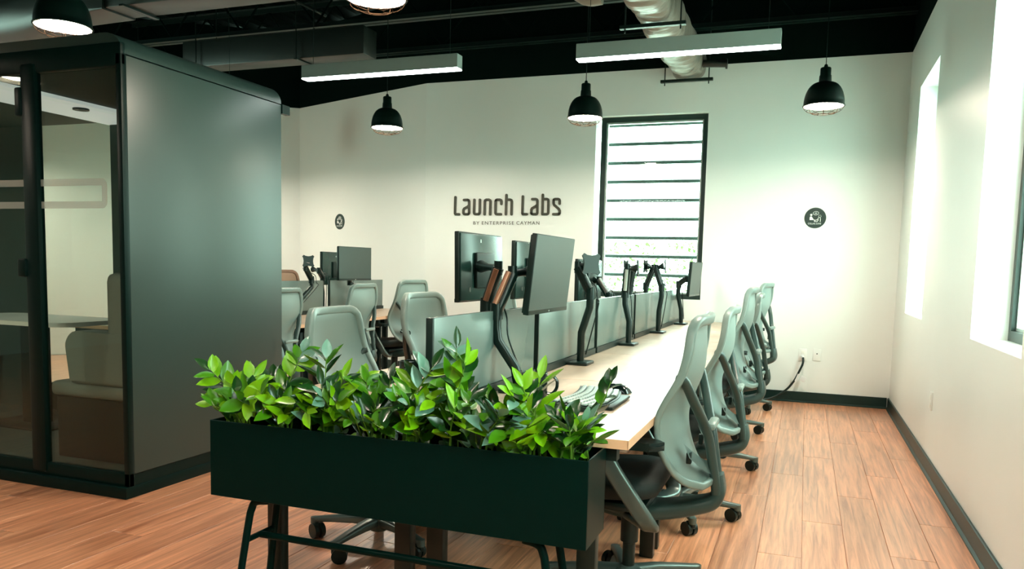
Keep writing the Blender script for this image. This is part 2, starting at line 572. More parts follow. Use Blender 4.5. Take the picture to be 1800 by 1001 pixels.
# ------------------------------------------------------------------ windows
def window(name, cx, cy, zc, w, h, rz, depth, label_slider=False):
    """Window in its own frame: local x along the wall, local y outwards."""
    e = bpy.data.objects.new(name, None)
    COL.objects.link(e)
    e.location = (cx, cy, zc)
    e.rotation_euler = (0, 0, rz)
    e['kind'] = 'structure'
    b = .052
    y0, y1 = depth, depth + .07
    fm = MB()
    fm.span((-w / 2, y0, -h / 2), (-w / 2 + b, y1, h / 2)); fm.span((w / 2 - b, y0, -h / 2), (w / 2, y1, h / 2))
    fm.span((-w / 2 + b, y0, h / 2 - b), (w / 2 - b, y1, h / 2)); fm.span((-w / 2 + b, y0, -h / 2), (w / 2 - b, y1, -h / 2 + b))
    fm.obj('window_frame', M['frame'], e)
    s = MB()
    i = w / 2 - b
    j = h / 2 - b
    g = .016
    s.span((-i, y0 + .02, -j), (-i + g, y1 - .01, j)); s.span((i - g, y0 + .02, -j), (i, y1 - .01, j))
    s.span((-i + g, y0 + .02, j - g), (i - g, y1 - .01, j)); s.span((-i + g, y0 + .02, -j), (i - g, y1 - .01, -j + g))
    s.obj('glazing_bead', M['alu'], e)
    MB().span((-i + .002, y0 + .035, -j + .002), (i - .002, y0 + .041, j - .002)).obj('pane', M['glass'], e)
    return e
wb = window('window_1', (WB[0] + WB[1]) / 2 + .018, YB, (WB[2] + WB[3]) / 2, WB[1] - WB[0] - .036, WB[3] - WB[2], 0, .09)
for k, (a, b, c, d) in enumerate(RW):
    window('window_%d' % (k + 2), XR, (a + b) / 2, (c + d) / 2, b - a, d - c, -PI / 2, .165)
for k, (a, b, c, d) in enumerate(SW):
    window('window_%d' % (k + 5), SIDE.x, (a + b) / 2, (c + d) / 2, b - a, d - c, PI / 2, .165)
# handle and slider on the near visible window
# outside louvre fins of the back window: one blade each
lt = thing('louvre_screen', 'horizontal grey louvre fins outside the tall back window', 'louvre', ((WB[0] + WB[1]) / 2, 8.50, 0))
for k in range(10):
    zc = 2.79 - .1985 * k
    MB().box((0, 0, zc), (1.5, .05, .034), .006, Matrix.Rotation(.25, 3, 'X')).obj('fin', M['louvre'], lt)
for s in (-1, 1):
    MB().span((s * .77 - .02, -.03, .7), (s * .77 + .02, .03, 3.0)).obj('side_rail', M['louvre'], lt)
# hedge and paving outside
random.seed(3)
m = MB()
for k in range(3200):
    c = Vector((random.uniform(-3.6, .6), random.uniform(10.2, 10.9), random.uniform(0, 1.62)))
    r = random.uniform(.022, .05)
    a = Vector((random.uniform(-1, 1), random.uniform(-1, 1), random.uniform(-.4, 1))).normalized()
    b = a.orthogonal().normalized()
    n = a.cross(b)
    vv = [m.b.verts.new(c + q) for q in (-a * r, b * r * .45 + n * .01, a * r, -b * r * .45 + n * .01)]
    m.b.faces.new(vv)
h = m.obj('garden_hedge', M['hedge'])
h['kind'] = 'stuff'
tag(h, 'pale green hedge foliage blurred behind the back window', 'hedge')
struct('ground_outside', MB().span((-12, 9.6, -.3), (8, 40, -.15)), M['concrete'])
struct('ground_outside', MB().span((1.4, -20, -.3), (30, 9.6, -.15)), M['concrete'])

# ------------------------------------------------------------------ ceiling services
# linear lights
def linear_light(x0, x1, y, label, cable=True):
    t = thing('linear_light', label, 'ceiling light', ((x0 + x1) / 2, y, 2.585), group='long white ceiling lights')
    L = x1 - x0
    MB().span((-L / 2, -.042, .008), (L / 2, .042, .100), .002, seg=1).obj('housing', M['lamp_body'], t)
    MB().span((-L / 2 + .001, -.041, 0), (L / 2 - .001, .041, .0085), .003).obj('diffuser', M['tube_light'], t)
    for s in (-1, 1):
        MB().cyl((s * L * .44, 0, .1), (s * L * .44, 0, HD - 2.585), .0018, seg=5).obj('hanging_cable', M['joist'], t)
    return t
linear_light(-3.545, -2.295, 5.06, 'long white ceiling light hanging in front of the second pendant row, nearer the booth')
linear_light(-1.462, -.215, 5.06, 'long white ceiling light crossing in front of the wrapped duct')
linear_light(-8.7, -7.45, 5.65, 'unseen long white ceiling light added at the far left to brighten the wall')  # added out of view to brighten the wall behind the booth
linear_light(-6.35, -5.1, 6.2, 'unseen long white ceiling light added behind the booth to brighten the left wall')  # hidden by the booth, added as extra light for the left wall
linear_light(-3.5, -2.25, 1.2, 'long white ceiling light over the open floor left of the planter, above the picture')
linear_light(-1.45, -.2, 1.2, 'long white ceiling light over the floor right of the planter, above the picture')

# pendants
def pendant_proto():
    t = thing('pendant_lamp', '', 'pendant lamp', group='black dome pendants with wire cages')
    R = .15
    prof = [(.006, .318), (.012, .313), (.016, .296), (.036, .291), (.040, .285), (.040, .235), (.044, .231), (.046, .186)]
    for k in range(10):
        a = PI / 2 * (1 - k / 9)
        prof.append((.046 + (R - .046) * math.cos(a) ** .92 if k else .046, .012 + .168 * math.sin(a)))
    prof += [(R + .006, .006), (R + .006, 0), (R - .004, 0)]
    MB().lathe(prof, 36).obj('shade', M['shade_out'], t, 50)
    inner = [(R - .004, 0)]
    for k in range(8):
        a = PI / 2 * k / 7
        inner.append(((R - .006) * math.cos(a), .008 + .152 * math.sin(a)))
    MB().lathe(inner, 36).obj('reflector', M['shade_in'], t, 50)
    MB().lathe([(0, .020), (.07, .021), (.118, .024), (.122, .030), (.118, .036), (0, .04)], 24).obj('bulb', M['bulb'], t, 60)
    cg = MB()
    for k in range(8):
        a = 2 * PI * k / 8
        pts = []
        for j in range(7):
            b = PI / 2 * j / 6
            rr = (R - .002) * math.cos(b) ** .8 if j < 6 else 0
            rr = max(rr, .042)
            pts.append((rr * math.cos(a), rr * math.sin(a), -.062 * math.sin(b)))
        cg.tube(pts, .0017, 5)
    for rr, zz in ((R - .002, -.001), (.125, -.034), (.042, -.062), (.085, -.053)):
        cg.tube([(rr * math.cos(2 * PI * k / 28), rr * math.sin(2 * PI * k / 28), zz) for k in range(28)], .0017, 5, closed=True)
    cg.obj('wire_cage', M['cage'], t, 80)
    MB().cyl((0, 0, .31), (0, 0, HD - 2.55), .0035, seg=6).obj('cord', M['shade_out'], t)
    return t
pp = pendant_proto()
pend = [(-3.84, 6.81, 'black dome pendant lamp hanging left of the wall lettering'), (-1.87, 6.76, 'black dome pendant lamp hanging at the top left corner of the tall back window'),
        (.054, 6.706, 'black dome pendant lamp nearest the right wall'), (-4.04, 3.45, 'black dome pendant lamp hanging above the glass booth'),
        (-2.06, 3.53, 'pendant lamp of which only the wire cage dips into the top edge of the picture'),
        (-6.35, 7.6, 'unseen black dome pendant lamp added behind the booth to brighten the left wall'), (-9.0, 6.1, 'unseen black dome pendant lamp added at the far left to brighten the wall'), (-.10, 3.6, 'black dome pendant lamp above the right desks, out of the picture'),  # the two at far left are unseen, added to brighten the wall there
        (-5.60, 1.80, 'black dome pendant lamp mirrored in the booth glass'), (-2.1, .3, 'black dome pendant lamp over the camera position'), (-.1, .3, 'black dome pendant lamp beside the camera position')]
for k, (x, y, lb) in enumerate(pend):
    o = pp if k == 0 else copy_tree(pp)
    o.location = (x, y, 2.55)
    o['label'] = lb

# wrapped duct running to the back wall
t = thing('wrapped_duct', 'cream wrapped air duct running to the back wall beside the window', 'duct', (-1.185, 0, 3.10))
random.seed(11)
NS = 36
m = MB()
ys = [3.0 + .022 * k for k in range(int((8.10 - 3.0) / .022) + 1)]
creases = [(random.uniform(3.0, 8.1), random.uniform(.012, .030), random.uniform(0, 2 * PI), random.uniform(.5, 1.4), random.uniform(.010, .030), random.uniform(-.05, .05)) for _ in range(170)]
rings = []
for j, y in enumerate(ys):
    puff = .007 * math.sin(y * 7.0) + .004 * math.sin(y * 17.3 + 1)
    near_c = [c for c in creases if abs(c[0] - y) < .16]
    ring = []
    for k in range(NS):
        a = 2 * PI * k / NS
        r = puff + .004 * math.sin(3 * a + y * 9) + random.uniform(-.001, .001)
        for cy, cw, ca, ce, cd, sl in near_c:
            da = (a - ca + PI) % (2 * PI) - PI
            q = max(0, 1 - (da / ce) ** 2)
            dy = (y - cy - sl * da) / cw
            r -= cd * q * math.exp(-dy * dy)
        ring.append(m.b.verts.new(((.160 + r) * math.copysign(abs(math.cos(a)) ** .72, math.cos(a)), y, .172 + (.167 + r) * math.copysign(abs(math.sin(a)) ** .72, math.sin(a)))))
    rings.append(ring)
for A, B in zip(rings, rings[1:]):
    for k in range(NS):
        m.b.faces.new((A[k], A[(k + 1) % NS], B[(k + 1) % NS], B[k]))
m.b.faces.new(rings[0]); m.b.faces.new(rings[-1])
m.obj('wrap', M['wrap'], t, 60)
for y in (7.93, 6.12, 4.3):
    MB().span((-.255, y - .02, -.022), (.245, y + .02, .004)).obj('trapeze', M['joist'], t)
    for s in (-.215, .205):
        MB().cyl((s, y, -.05), (s, y, HD - 3.1), .006, seg=6).obj('rod', M['joist'], t)
# small pipe stub beside the duct
a = at(1236, 112, y=7.9); b = at(1278, 112, y=7.9)
o = MB().cyl((a.x, 7.9, a.z), (b.x, 7.9, b.z), .034, seg=14).cyl((b.x - .012, 7.9, b.z), (b.x + .004, 7.9, b.z), .048, seg=14).obj('pipe_stub', M['galv'])
tag(o, 'short metal pipe stub beside the end of the wrapped duct', 'pipe')
# boxy black duct on the left
t = thing('rectangular_duct', 'boxy black duct with pale end above the farther linear light', 'duct', (0, 0, 0))
MB().span((-6.1, 6.60, 3.2), (-3.975, 6.84, 3.46), .012).obj('duct_body', M['galv'], t)
for xx in (-5.9, -4.7):
    MB().span((xx - .02, 6.56, 3.185), (xx + .02, 6.88, 3.20)).obj('strap', M['joist'], t)
    for s in (6.57, 6.87):
        MB().cyl((xx, s, 3.18), (xx, s, HD), .005, seg=6).obj('rod', M['joist'], t)
# nearer duct at the top left with a sloping transition
t = thing('rectangular_duct', 'nearer rectangular duct at the top left with lit underside', 'duct', (0, 0, 0))
m = MB()
m.span((-5.0, 4.63, 3.1), (-2.5, 4.9, 3.38), .01)
m.obj('duct_body', M['galv'], t)
m = MB()
m.sweep([(-5.0, 4.765, 3.24), (-5.5, 4.80, 3.25), (-6.1, 4.96, 3.25), (-8.4, 5.0, 3.25)], [rrect(.30, .30, .01), rrect(.34, .34, .08), rrect(.52, .46, .2), rrect(.52, .46, .2)])
m.obj('duct_transition', M['galv'], t)
for xx in (-4.8, -3.2):
    MB().span((xx - .02, 4.59, 3.085), (xx + .02, 4.94, 3.1)).obj('strap', M['joist'], t)
# conduit along the deck near the top edge, pale elbow at the top centre
a, b = at(1010, 0, y=5.6), at(1048, 4, y=5.6)
o = MB().tube(smooth_path([(a.x - .3, 5.6, a.z + .28), (a.x, 5.6, a.z + .06), (a.x + .10, 5.6, a.z), (a.x + .20, 5.6, a.z)]), .05, 12).obj('duct_elbow', M['wrap'])
tag(o, 'cream wrapped branch pipe at the top edge left of the big wrapped duct', 'duct')
# ------------------------------------------------------------------ meeting booth
PX0, PX1, PY0, PY1 = -6.55, -3.238, 3.085, 4.366
t = thing('meeting_booth', 'large dark glass fronted meeting booth with a grey green side panel', 'booth', (0, 0, 0))
MB().span((PX0 - .01, 3.062, 0), (PX1 + .0, PY1 + .005, .062), .004).obj('plinth', M['poddark'], t)
MB().span((PX0 + .02, PY0 + .01, .062), (PX1 - .012, PY1 - .01, .105)).obj('booth_floor', M['podin'], t)
MB().span((PX1 - .045, PY0 + .035, .125), (PX1, PY1, 2.257), .003).obj('side_panel', M['pod'], t)
MB().span((PX1 - .04, PY0 + .035, .062), (PX1 - .006, PY1 - .006, .123)).obj('kick_panel', M['poddark'], t)
MB().span((PX0, PY0 + .035, .062), (PX0 + .045, PY1, 2.257), .003).obj('side_panel', M['pod'], t)
# roof: rounded edges along both sides
prof = []
R = .115
for k in range(9):
    a = PI / 2 * k / 8
    prof.append((PX1 - R + R * math.cos(a), 2.263 + R * .93 * math.sin(a)))
for k in range(9):
    a = PI / 2 + PI / 2 * k / 8
    prof.append((PX0 + R + R * math.cos(a), 2.263 + R * .93 * math.sin(a)))
MB().prism(prof, lambda u, v, w: Vector((u, w, v)), PY0 + .012, PY1).obj('roof', M['podtrim'], t)
MB().span((PX0 + .05, PY0 + .04, 2.2), (PX1 - .05, PY1 - .03, 2.262)).obj('booth_ceiling', M['podin'], t)
# ceiling light panel with a round vent
lp = MB().span((-4.66, PY0 + .06, 2.178), (-4.21, PY1 - .03, 2.2), .002).obj('ceiling_light_panel', M['led'], t)
MB().cyl((-4.33, 3.81, 2.168), (-4.33, 3.81, 2.1785), .048, seg=20).obj('vent', M['poddark'], lp)
# front frame
fr = M['poddark']
MB().span((PX1 - .035, PY0, .06), (PX1, PY0 + .036, 2.262), .004).obj('corner_post', fr, t)
MB().span((PX0, PY0, .06), (PX0 + .035, PY0 + .036, 2.262), .004).obj('corner_post', fr, t)
MB().span((PX0, PY0, 2.2), (PX1, PY0 + .036, 2.318), .01).obj('header', fr, t)
MB().span((PX0, PY0, .06), (PX1, PY0 + .034, .132), .004).obj('bottom_rail', fr, t)
MB().span((-3.925, PY0 - .012, .075), (-3.815, PY0 + .04, 2.25), .02).obj('door_post', fr, t)
MB().span((-3.955, PY0 - .02, 1.98), (-3.905, PY0 + .03, 2.13), .012).obj('hinge', fr, t)
MB().span((-3.96, PY0 - .03, 1.135), (-3.90, PY0 + .03, 1.235), .012).obj('door_latch', fr, t)
MB().span((-3.82, PY0 + .012, .13), (PX1 - .03, PY0 + .022, 2.21)).obj('glass_pane', M['podglass'], t)
MB().span((-5.3, PY0 + .012, .13), (-3.92, PY0 + .022, 2.21)).obj('glass_door', M['podglass'], t)
MB().span((-5.4, PY0, .13), (-5.3, PY0 + .034, 2.21)).obj('door_post', fr, t)
MB().span((PX0 + .03, PY0 + .012, .13), (-5.4, PY0 + .022, 2.21)).obj('glass_pane', M['podglass'], t)

def ring(x0, x1, z0, z1, w, r, open_left):
    """Flat rounded frame film on the front glass, in the plane y = PY0 + .009."""
    m = MB()
    y = PY0 + .0105
    def outline(a, b, c, d, rr):
        out = []
        for cx, cz, a0 in ((b - rr, d - rr, 0), (a + rr, d - rr, PI / 2), (a + rr, c + rr, PI), (b - rr, c + rr, 1.5 * PI)):
            for k in range(7):
                q = a0 + PI / 2 * k / 6
                out.append((cx + rr * math.cos(q), cz + rr * math.sin(q)))
        return out
    o = outline(x0, x1, z0, z1, r)
    i = outline(x0 + w, x1 - w, z0 + w, z1 - w, max(r - w, .004))
    A = [m.b.verts.new((p[0], y, p[1])) for p in o]
    B = [m.b.verts.new((p[0], y, p[1])) for p in i]
    n = len(A)
    for k in range(n):
        m.b.faces.new((A[k], A[(k + 1) % n], B[(k + 1) % n], B[k]))
    return m
ring(-4.75, -3.355, 1.500, 1.652, .036, .035, False).obj('frosted_band', M['ring'], t)
# back wall of the booth with a tall pane
MB().span((-4.64, PY1 - .05, .1), (PX1 - .045, PY1 - .005, 2.2)).obj('back_panel', M['podin'], t)
MB().span((PX0 + .045, PY1 - .05, .1), (-5.36, PY1 - .005, 2.2)).obj('back_panel', M['podin'], t)
MB().span((-5.36, PY1 - .05, .1), (-4.64, PY1 - .005, .30)).obj('back_panel', M['podin'], t)
MB().span((-5.36, PY1 - .03, .30), (-4.64, PY1 - .024, 2.2)).obj('back_pane', M['glass'], t)
def sofa(sx, label):
    """Bench seat; sx = +1 at the right end of the booth (faces -x), -1 at the left end."""
    e = thing('booth_sofa', label, 'sofa', (PX1 - .055 if sx > 0 else PX0 + .055, 3.79, .105), 0 if sx > 0 else PI, group='padded sofas inside the booth')
    MB().span((-.69, -.50, 0), (0, .50, .355), .01).obj('sofa_base', M['poddark'], e)
    MB().span((-.72, -.52, .355), (0, .52, .44), .03, seg=3).obj('seat_cushion', M['sofa'], e)
    MB().span((-.30, -.52, .44), (0, .52, 1.065), .05, seg=3).obj('backrest', M['sofa'], e)
    m = MB()
    prof = []
    for k in range(7):
        a = PI / 2 + PI / 2 * k / 6
        prof.append((-.50 + .09 * math.cos(a), .645 + .09 * math.sin(a)))
    prof = [(-.02, .735)] + prof + [(-.56, .44), (-.02, .44)]
    m.prism(prof, lambda u, v, w: Vector((u, w, v)), -.53, -.40)
    bmesh.ops.bevel(m.b, geom=[ed for ed in m.b.edges], offset=.012, segments=2, affect='EDGES')
    m.obj('side_cushion', M['sofa'], e)
sofa(1, 'padded grey green sofa at the right end inside the booth')
sofa(-1, 'padded grey green sofa at the left end inside the booth')
e = thing('booth_table', 'white table with rounded corners inside the booth', 'table', (-4.89, 3.89, .105))
MB().prism([(p[0], p[1]) for p in rrect(1.12, .56, .13, 6)], lambda u, v, w: Vector((u, v, w)), .70, .728).obj('table_top', M['white'], e)
MB().span((-.09, -.045, .01), (.09, .045, .70), .01).obj('table_leg', M['poddark'], e)
MB().span((-.3, -.2, 0), (.3, .2, .012), .004).obj('foot_plate', M['poddark'], e)
# small dark bracket behind the booth's back edge
a = at(497, 190, y=4.38)
o = MB().span((a.x - .03, 4.372, 2.205), (a.x + .004, 4.45, 2.262)).obj('cable_outlet', M['poddark'])
tag(o, 'small black cable box at the rear top edge of the booth', 'box')

# ------------------------------------------------------------------ desks
DZ, DP = .75, 1.172
def desk_meshes():
    top = MB().span((-.34, -DP / 2 + .0035, -.028), (.34, DP / 2 - .0035, 0)).mesh('desk_top', M['desk'])
    band = MB()
    for s in (-1, 1):
        band.span((-.342, s * (DP / 2 - .0030) - .0010, -.0285), (.342, s * (DP / 2 - .0030) + .0010, -.0006))
    band.span((.339, -DP / 2 + .002, -.0285), (.3425, DP / 2 - .002, -.0006))
    band = band.mesh('edge_band', M['edge'])
    leg = MB().span((-.03, -.022, 0), (.03, .022, DZ - .029), .004).mesh('leg', M['black'])
    rail = MB().span((-.30, -.02, DZ - .075), (.30, .02, DZ - .029)).mesh('side_rail', M['black'])
    beam = MB().span((-.02, -DP / 2 + .03, DZ - .085), (.03, DP / 2 - .03, DZ - .03)).mesh('beam', M['black'])
    return top, band, leg, rail, beam
DM = desk_meshes()
def desk(cx, cy, flip, label, group):
    t = thing('desk', label, 'desk', (cx, cy, 0), PI if flip else 0, group)
    link('desk_top', DM[0], t, (0, 0, DZ))
    link('edge_band', DM[1], t, (0, 0, DZ))
    for s in (-1, 1):
        link('leg', DM[2], t, (.215, s * (DP / 2 - .06), 0))
        link('leg', DM[2], t, (-.30, s * (DP / 2 - .06), 0))
        link('side_rail', DM[3], t, (0, s * (DP / 2 - .06), 0))
    link('beam', DM[4], t, (0, 0, 0))
    return t
A0, AX = 2.26, -1.165
ords = ['nearest', 'second', 'third', 'fourth', 'farthest']
for k in range(5):
    cy = A0 + DP * (k + .5)
    desk(AX + .36, cy, False, '%s pale desk of the right row along the aisle, counted from the planter' % ords[k], 'right row of desks')
    desk(AX - .36, cy, True, '%s pale desk on the left side of the main bench, counted from the planter' % ords[k], 'left side of the main bench')
B0, BX = 4.39, -4.49
bords = ['near', 'middle', 'far']
for k in range(3):
    cy = B0 + DP * (k + .5)
    desk(BX + .36, cy, False, '%s pale desk on the chair side of the back bench beside the booth' % bords[k], 'desks of the back bench')
    desk(BX - .36, cy, True, '%s pale desk on the far side of the back bench beside the booth' % bords[k], 'desks of the back bench')

# screens between facing desks
SCL = 1.05
pan = MB().span((-.011, -SCL / 2, .035), (.011, SCL / 2, .325), .003).mesh('panel', M['screen'])
rail = MB().span((-.016, -SCL / 2 - .012, 0), (.016, SCL / 2 + .012, .034)).mesh('bottom_rail', M['black'])
ends = MB().span((-.0125, -SCL / 2 - .012, .034), (.0125, -SCL / 2, .325), .001).mesh('end_trim', M['black'])
def desk_screen(x, y, label):
    t = thing('desk_screen', label, 'screen', (x, y, DZ), 0, 'grey green screens between the desks')
    link('panel', pan, t); link('bottom_rail', rail, t); link('end_trim', ends, t)
for k in range(5):
    desk_screen(AX, 2.372 + SCL / 2 + k * 1.115, '%s grey green desk screen on the main bench, counted from the planter' % ords[k])
for k in range(3):
    desk_screen(BX, B0 + DP * (k + .5) + .03, '%s grey green desk screen on the back bench beside the booth' % bords[k])

# ------------------------------------------------------------------ monitor arms
def vesa(m, c, n, s=.055):
    """X-shaped mounting plate centred at c with normal n."""
    c, n = Vector(c), Vector(n).normalized()
    side = n.cross(Vector((0, 0, 1))).normalized()
    up = side.cross(n)
    poly = []
    for a0 in range(4):
        a = PI / 4 + a0 * PI / 2
        for da, rr in ((-.13, 1.28), (.13, 1.28), (.27, 1.0), (PI / 4, .80), (PI / 2 - .27, 1.0)):
            poly.append((s * rr * math.cos(a + da), s * rr * math.sin(a + da)))
    m.prism(poly, lambda u, v, w: c + side * u + up * v + n * w, -.003, .004)
    return m

def monitor_arm(name_label, base, path, elbow_i, head, normal, cover=None, plate=True):
    """base (x, y) on the desk; path: 3-D points post-foot to head; elbow_i splits lower and upper link."""
    bx, by = base
    t = thing('monitor_stand', name_label, 'monitor arm', (bx, by, DZ), 0, 'black monitor arms clamped to the benches')
    o = Vector((bx, by, DZ))
    L = lambda p: Vector(p) - o
    MB().span((-.055, -.075, 0), (.055, .075, .017), .006).obj('clamp_base', M['arm'], t)
    low = [L(p) for p in path[:elbow_i + 1]]
    hi = [L(p) for p in path[elbow_i:]]
    MB().cyl((0, 0, .016), (0, 0, max(.09, low[0].z + .02)), .0185, seg=14).obj('post', M['arm'], t)
    m = MB()
    m.sweep(low, rrect(.040, .038, .015), up=(1, 0, 0))
    m.obj('lower_arm', M['arm'], t)
    e = hi[0]
    MB().cyl((e.x, e.y, e.z - .035), (e.x, e.y, e.z + .03), .026, seg=14).obj('elbow', M['arm'], t)
    m = MB()
    m.sweep(hi, rrect(.044, .046, .014), up=(1, 0, 0))
    up_ = m.obj('upper_arm', M['arm'], t)
    d = (hi[-1] - hi[0]).normalized()
    off = Vector((.15, -1, 0)) if abs(d.z) > .93 else Vector((0, -.45, 1))
    off = (off - d * off.dot(d)).normalized()
    MB().sweep([hi[0] + d * .02 + off * .018, hi[-1] - d * .004 + off * .018], rrect(.042, .022, .009), up=(1, 0, 0)).obj('arm_cover', M[cover or 'arm_cover'], up_)
    n = Vector(normal).normalized()
    hp = L(head)
    m = MB()
    m.cyl(hi[-1] + Vector((0, 0, -.03)), hi[-1] + Vector((0, 0, .03)), .019, seg=12)
    m.tube([hi[-1], hi[-1] * .4 + (hp - n * .02) * .6, hp - n * .012], [.016, .016, .030], 12)
    m.obj('tilt_head', M['arm'], t)
    if plate:
        vesa(MB(), hp, n).obj('mount_plate', M['black'], t)
    # cable along the arm
    a = low[len(low) // 2]
    MB().tube(smooth_path([low[0] + Vector((.02, .03, 0)), a + Vector((.035, .035, .0)), e + Vector((.03, .04, -.03)), e + Vector((.01, .045, .04)), hi[-1] + Vector((-.01, .03, -.03))], 5), .0035, 5).obj('cable', M['black'], t)
    return t

def monitor(label, c, facing, tilt=0.0, w=.535, h=.325, roll=0.0, group=None):
    """c: centre of the front; facing: angle of the front's normal about z."""
    t = thing('monitor', label, 'monitor', c, facing, group or 'black monitors on arms')
    t.rotation_euler = (0, 0, facing)
    R = Matrix.Rotation(tilt, 3, 'Y') @ Matrix.Rotation(roll, 3, 'X')
    def add(nm, m, mt):
        o = m.obj(nm, M[mt], t)
        o.rotation_euler = R.to_euler()
        return o
    add('panel', MB().span((-.004, -w / 2 + .004, -h / 2 + .018), (0.0008, w / 2 - .004, h / 2 - .004)), 'monitor_panel')
    add('housing', MB().span((-.022, -w / 2, -h / 2), (-.0002, w / 2, h / 2), .003), 'black')
    add('chin', MB().span((-.003, -w / 2 + .001, -h / 2 + .001), (.0014, w / 2 - .001, -h / 2 + .0175)), 'black_gloss')
    b = add('back_cover', MB().span((-.030, -w / 2 + .006, -h / 2 + .006), (-.0215, w / 2 - .006, h / 2 - .006), .006), 'monitor_back')
    MB().span((-.048, -.11, -.10), (-.0295, .11, .07), .008).obj('mount_recess', M['black'], b)
    MB().cyl((-.0312, .16, -.105), (-.0295, .16, -.105), .012, seg=14).obj('round_badge', M['black_gloss'], b)
    MB().span((-.0312, .02, .118), (-.0298, .034, .134)).obj('emblem', M['silver'], b)
    MB().span((.0012, -.006, -h / 2 + .006), (.0018, .006, -h / 2 + .012)).obj('emblem', M['silver'], t.children[2])
    return t

# right row
yk = [A0 + DP * (k + .5) for k in range(5)]
P_ = lambda y, *pp: [tuple(at(px, py, y=y)) for px, py in pp]
path = [(-1.07, 2.97, .80), (-1.072, 2.95, .85), (-1.142, 2.93, .957), (-1.150, 2.93, 1.01), (-1.150, 2.93, 1.075), (-1.105, 2.98, 1.225)]
monitor_arm('black monitor arm with bronze top cover holding the front monitor, nearest the planter', (-1.07, 2.97), path, 4, (-1.060, 3.13, 1.235), (1, .05, .05))
monitor('black monitor with blank screen facing the aisle, nearest the planter', (-1.008, 3.215, 1.222), 0, tilt=.10)
monitor_arm('second black monitor arm of the right row with an empty mounting plate', (-1.09, 4.0), [(-1.09, 4.0, .80), (-1.089, 4.0, .917), (-1.048, 4.0, 1.053), (-1.048, 4.0, 1.127), (-1.119, 4.0, 1.258)], 3, (-1.045, 3.985, 1.275), (1, -.9, .05), 'arm')
monitor_arm('third black monitor arm of the right row with a white upper cover', (-1.09, 5.2), [(-1.09, 5.2, .80), (-1.09, 5.2, .91), (-1.121, 5.2, 1.023), (-1.124, 5.2, 1.10), (-1.110, 5.17, 1.262)], 3, (-1.045, 5.2, 1.262), (1, .12, .05), 'alu')
monitor_arm('fourth black monitor arm of the right row with an empty mounting plate', (-1.095, 6.36), [(-1.095, 6.36, .80), (-1.096, 6.36, .923), (-1.078, 6.36, 1.043), (-1.081, 6.36, 1.12), (-1.133, 6.36, 1.269)], 3, (-1.06, 6.36, 1.288), (1, .12, .05), 'arm')
monitor_arm('farthest black monitor arm of the right row, by the window, holding a monitor', (-1.085, 7.53), [(-1.085, 7.53, .80), (-1.09, 7.53, .888), (-1.122, 7.53, 1.021), (-1.121, 7.53, 1.128), (-1.055, 7.53, 1.178)], 3, (-1.03, 7.53, 1.184), (1, 0, 0), 'arm', plate=False)
monitor('black monitor on the farthest desk, edge on in front of the window', (-.985, 7.70, 1.178), -.05, tilt=.06)
# left side of the main bench
monitor_arm('black monitor arm holding the monitor turned away, seen below the wall lettering', (-1.30, 3.12), [(-1.30, 3.12, .80), (-1.31, 3.15, .95), (-1.31, 3.2, 1.03), (-1.306, 3.2, 1.085), (-1.252, 3.2, 1.245)], 3, (-1.452, 3.46, 1.25), (-1, .1, 0), plate=False)
monitor('black monitor seen from behind below the wall lettering', (-1.505, 3.565, 1.245), PI, tilt=.02)
monitor_arm('black monitor arm half hidden behind the front monitor', (-1.28, 4.2), [(-1.28, 4.2, .80), (-1.29, 4.2, .93), (-1.31, 4.2, 1.03), (-1.30, 4.2, 1.09), (-1.27, 4.2, 1.24)], 3, (-1.46, 4.3, 1.24), (-1, 0, 0), plate=False)
monitor('black monitor seen from behind, half covered by the front monitor', (-1.53, 4.37, 1.235), PI)
monitor_arm('low black monitor arm with grey link behind the second screen', (-1.27, 5.35), [(-1.27, 5.35, .80), (-1.28, 5.35, .93), (-1.30, 5.35, 1.0), (-1.27, 5.36, 1.06), (-1.36, 5.42, 1.17)], 3, (-1.42, 5.45, 1.17), (-1, .1, 0), 'silver', plate=False)
monitor('black monitor peeking out low behind the second arm, left of the window', (-1.455, 5.44, 1.155), PI - .05)
monitor_arm('black monitor arm showing its plate left of the white covered arm', (-1.25, 5.5 + .55), [(-1.25, 6.05, .80), (-1.25, 6.05, .93), (-1.27, 6.05, 1.05), (-1.27, 6.05, 1.12), (-1.25, 6.05, 1.26)], 3, (-1.305, 6.03, 1.272), (-1, .1, 0), 'arm')
monitor_arm('black monitor arm showing its plate left of the fourth arm', (-1.24, 6.62), [(-1.24, 6.62, .80), (-1.24, 6.62, .95), (-1.255, 6.62, 1.05), (-1.257, 6.62, 1.12), (-1.20, 6.62, 1.27)], 3, (-1.262, 6.6, 1.285), (-1, .1, 0), 'arm')
# back bench
monitor_arm('black monitor arm with an empty plate beside the booth', (-4.36, 6.02), [(-4.36, 6.02, .80), (-4.37, 6.10, .86), (-4.38, 6.36, 1.017), (-4.39, 6.37, 1.09), (-4.38, 6.26, 1.20)], 3, (-4.33, 6.235, 1.262), (1, -.75, .05))
monitor_arm('black monitor arm holding the front monitor of the back bench', (-4.36, 7.1), [(-4.36, 7.1, .80), (-4.36, 7.15, .93), (-4.37, 7.17, .99), (-4.38, 7.03, 1.06), (-4.30, 6.9, 1.22)], 3, (-4.19, 6.75, 1.24), (1, -.1, 0))
monitor('black monitor on the back bench facing the aisle, raised above its screen', (-4.12, 6.715, 1.247), -.06, w=.54, h=.325)
monitor_arm('black monitor arm behind the turned away monitor of the back bench', (-4.62, 6.9), [(-4.62, 6.9, .80), (-4.62, 6.9, .95), (-4.63, 6.9, 1.03), (-4.62, 6.9, 1.10), (-4.60, 6.8, 1.17)], 3, (-4.70, 6.83, 1.18), (-1, .1, 0), plate=False)
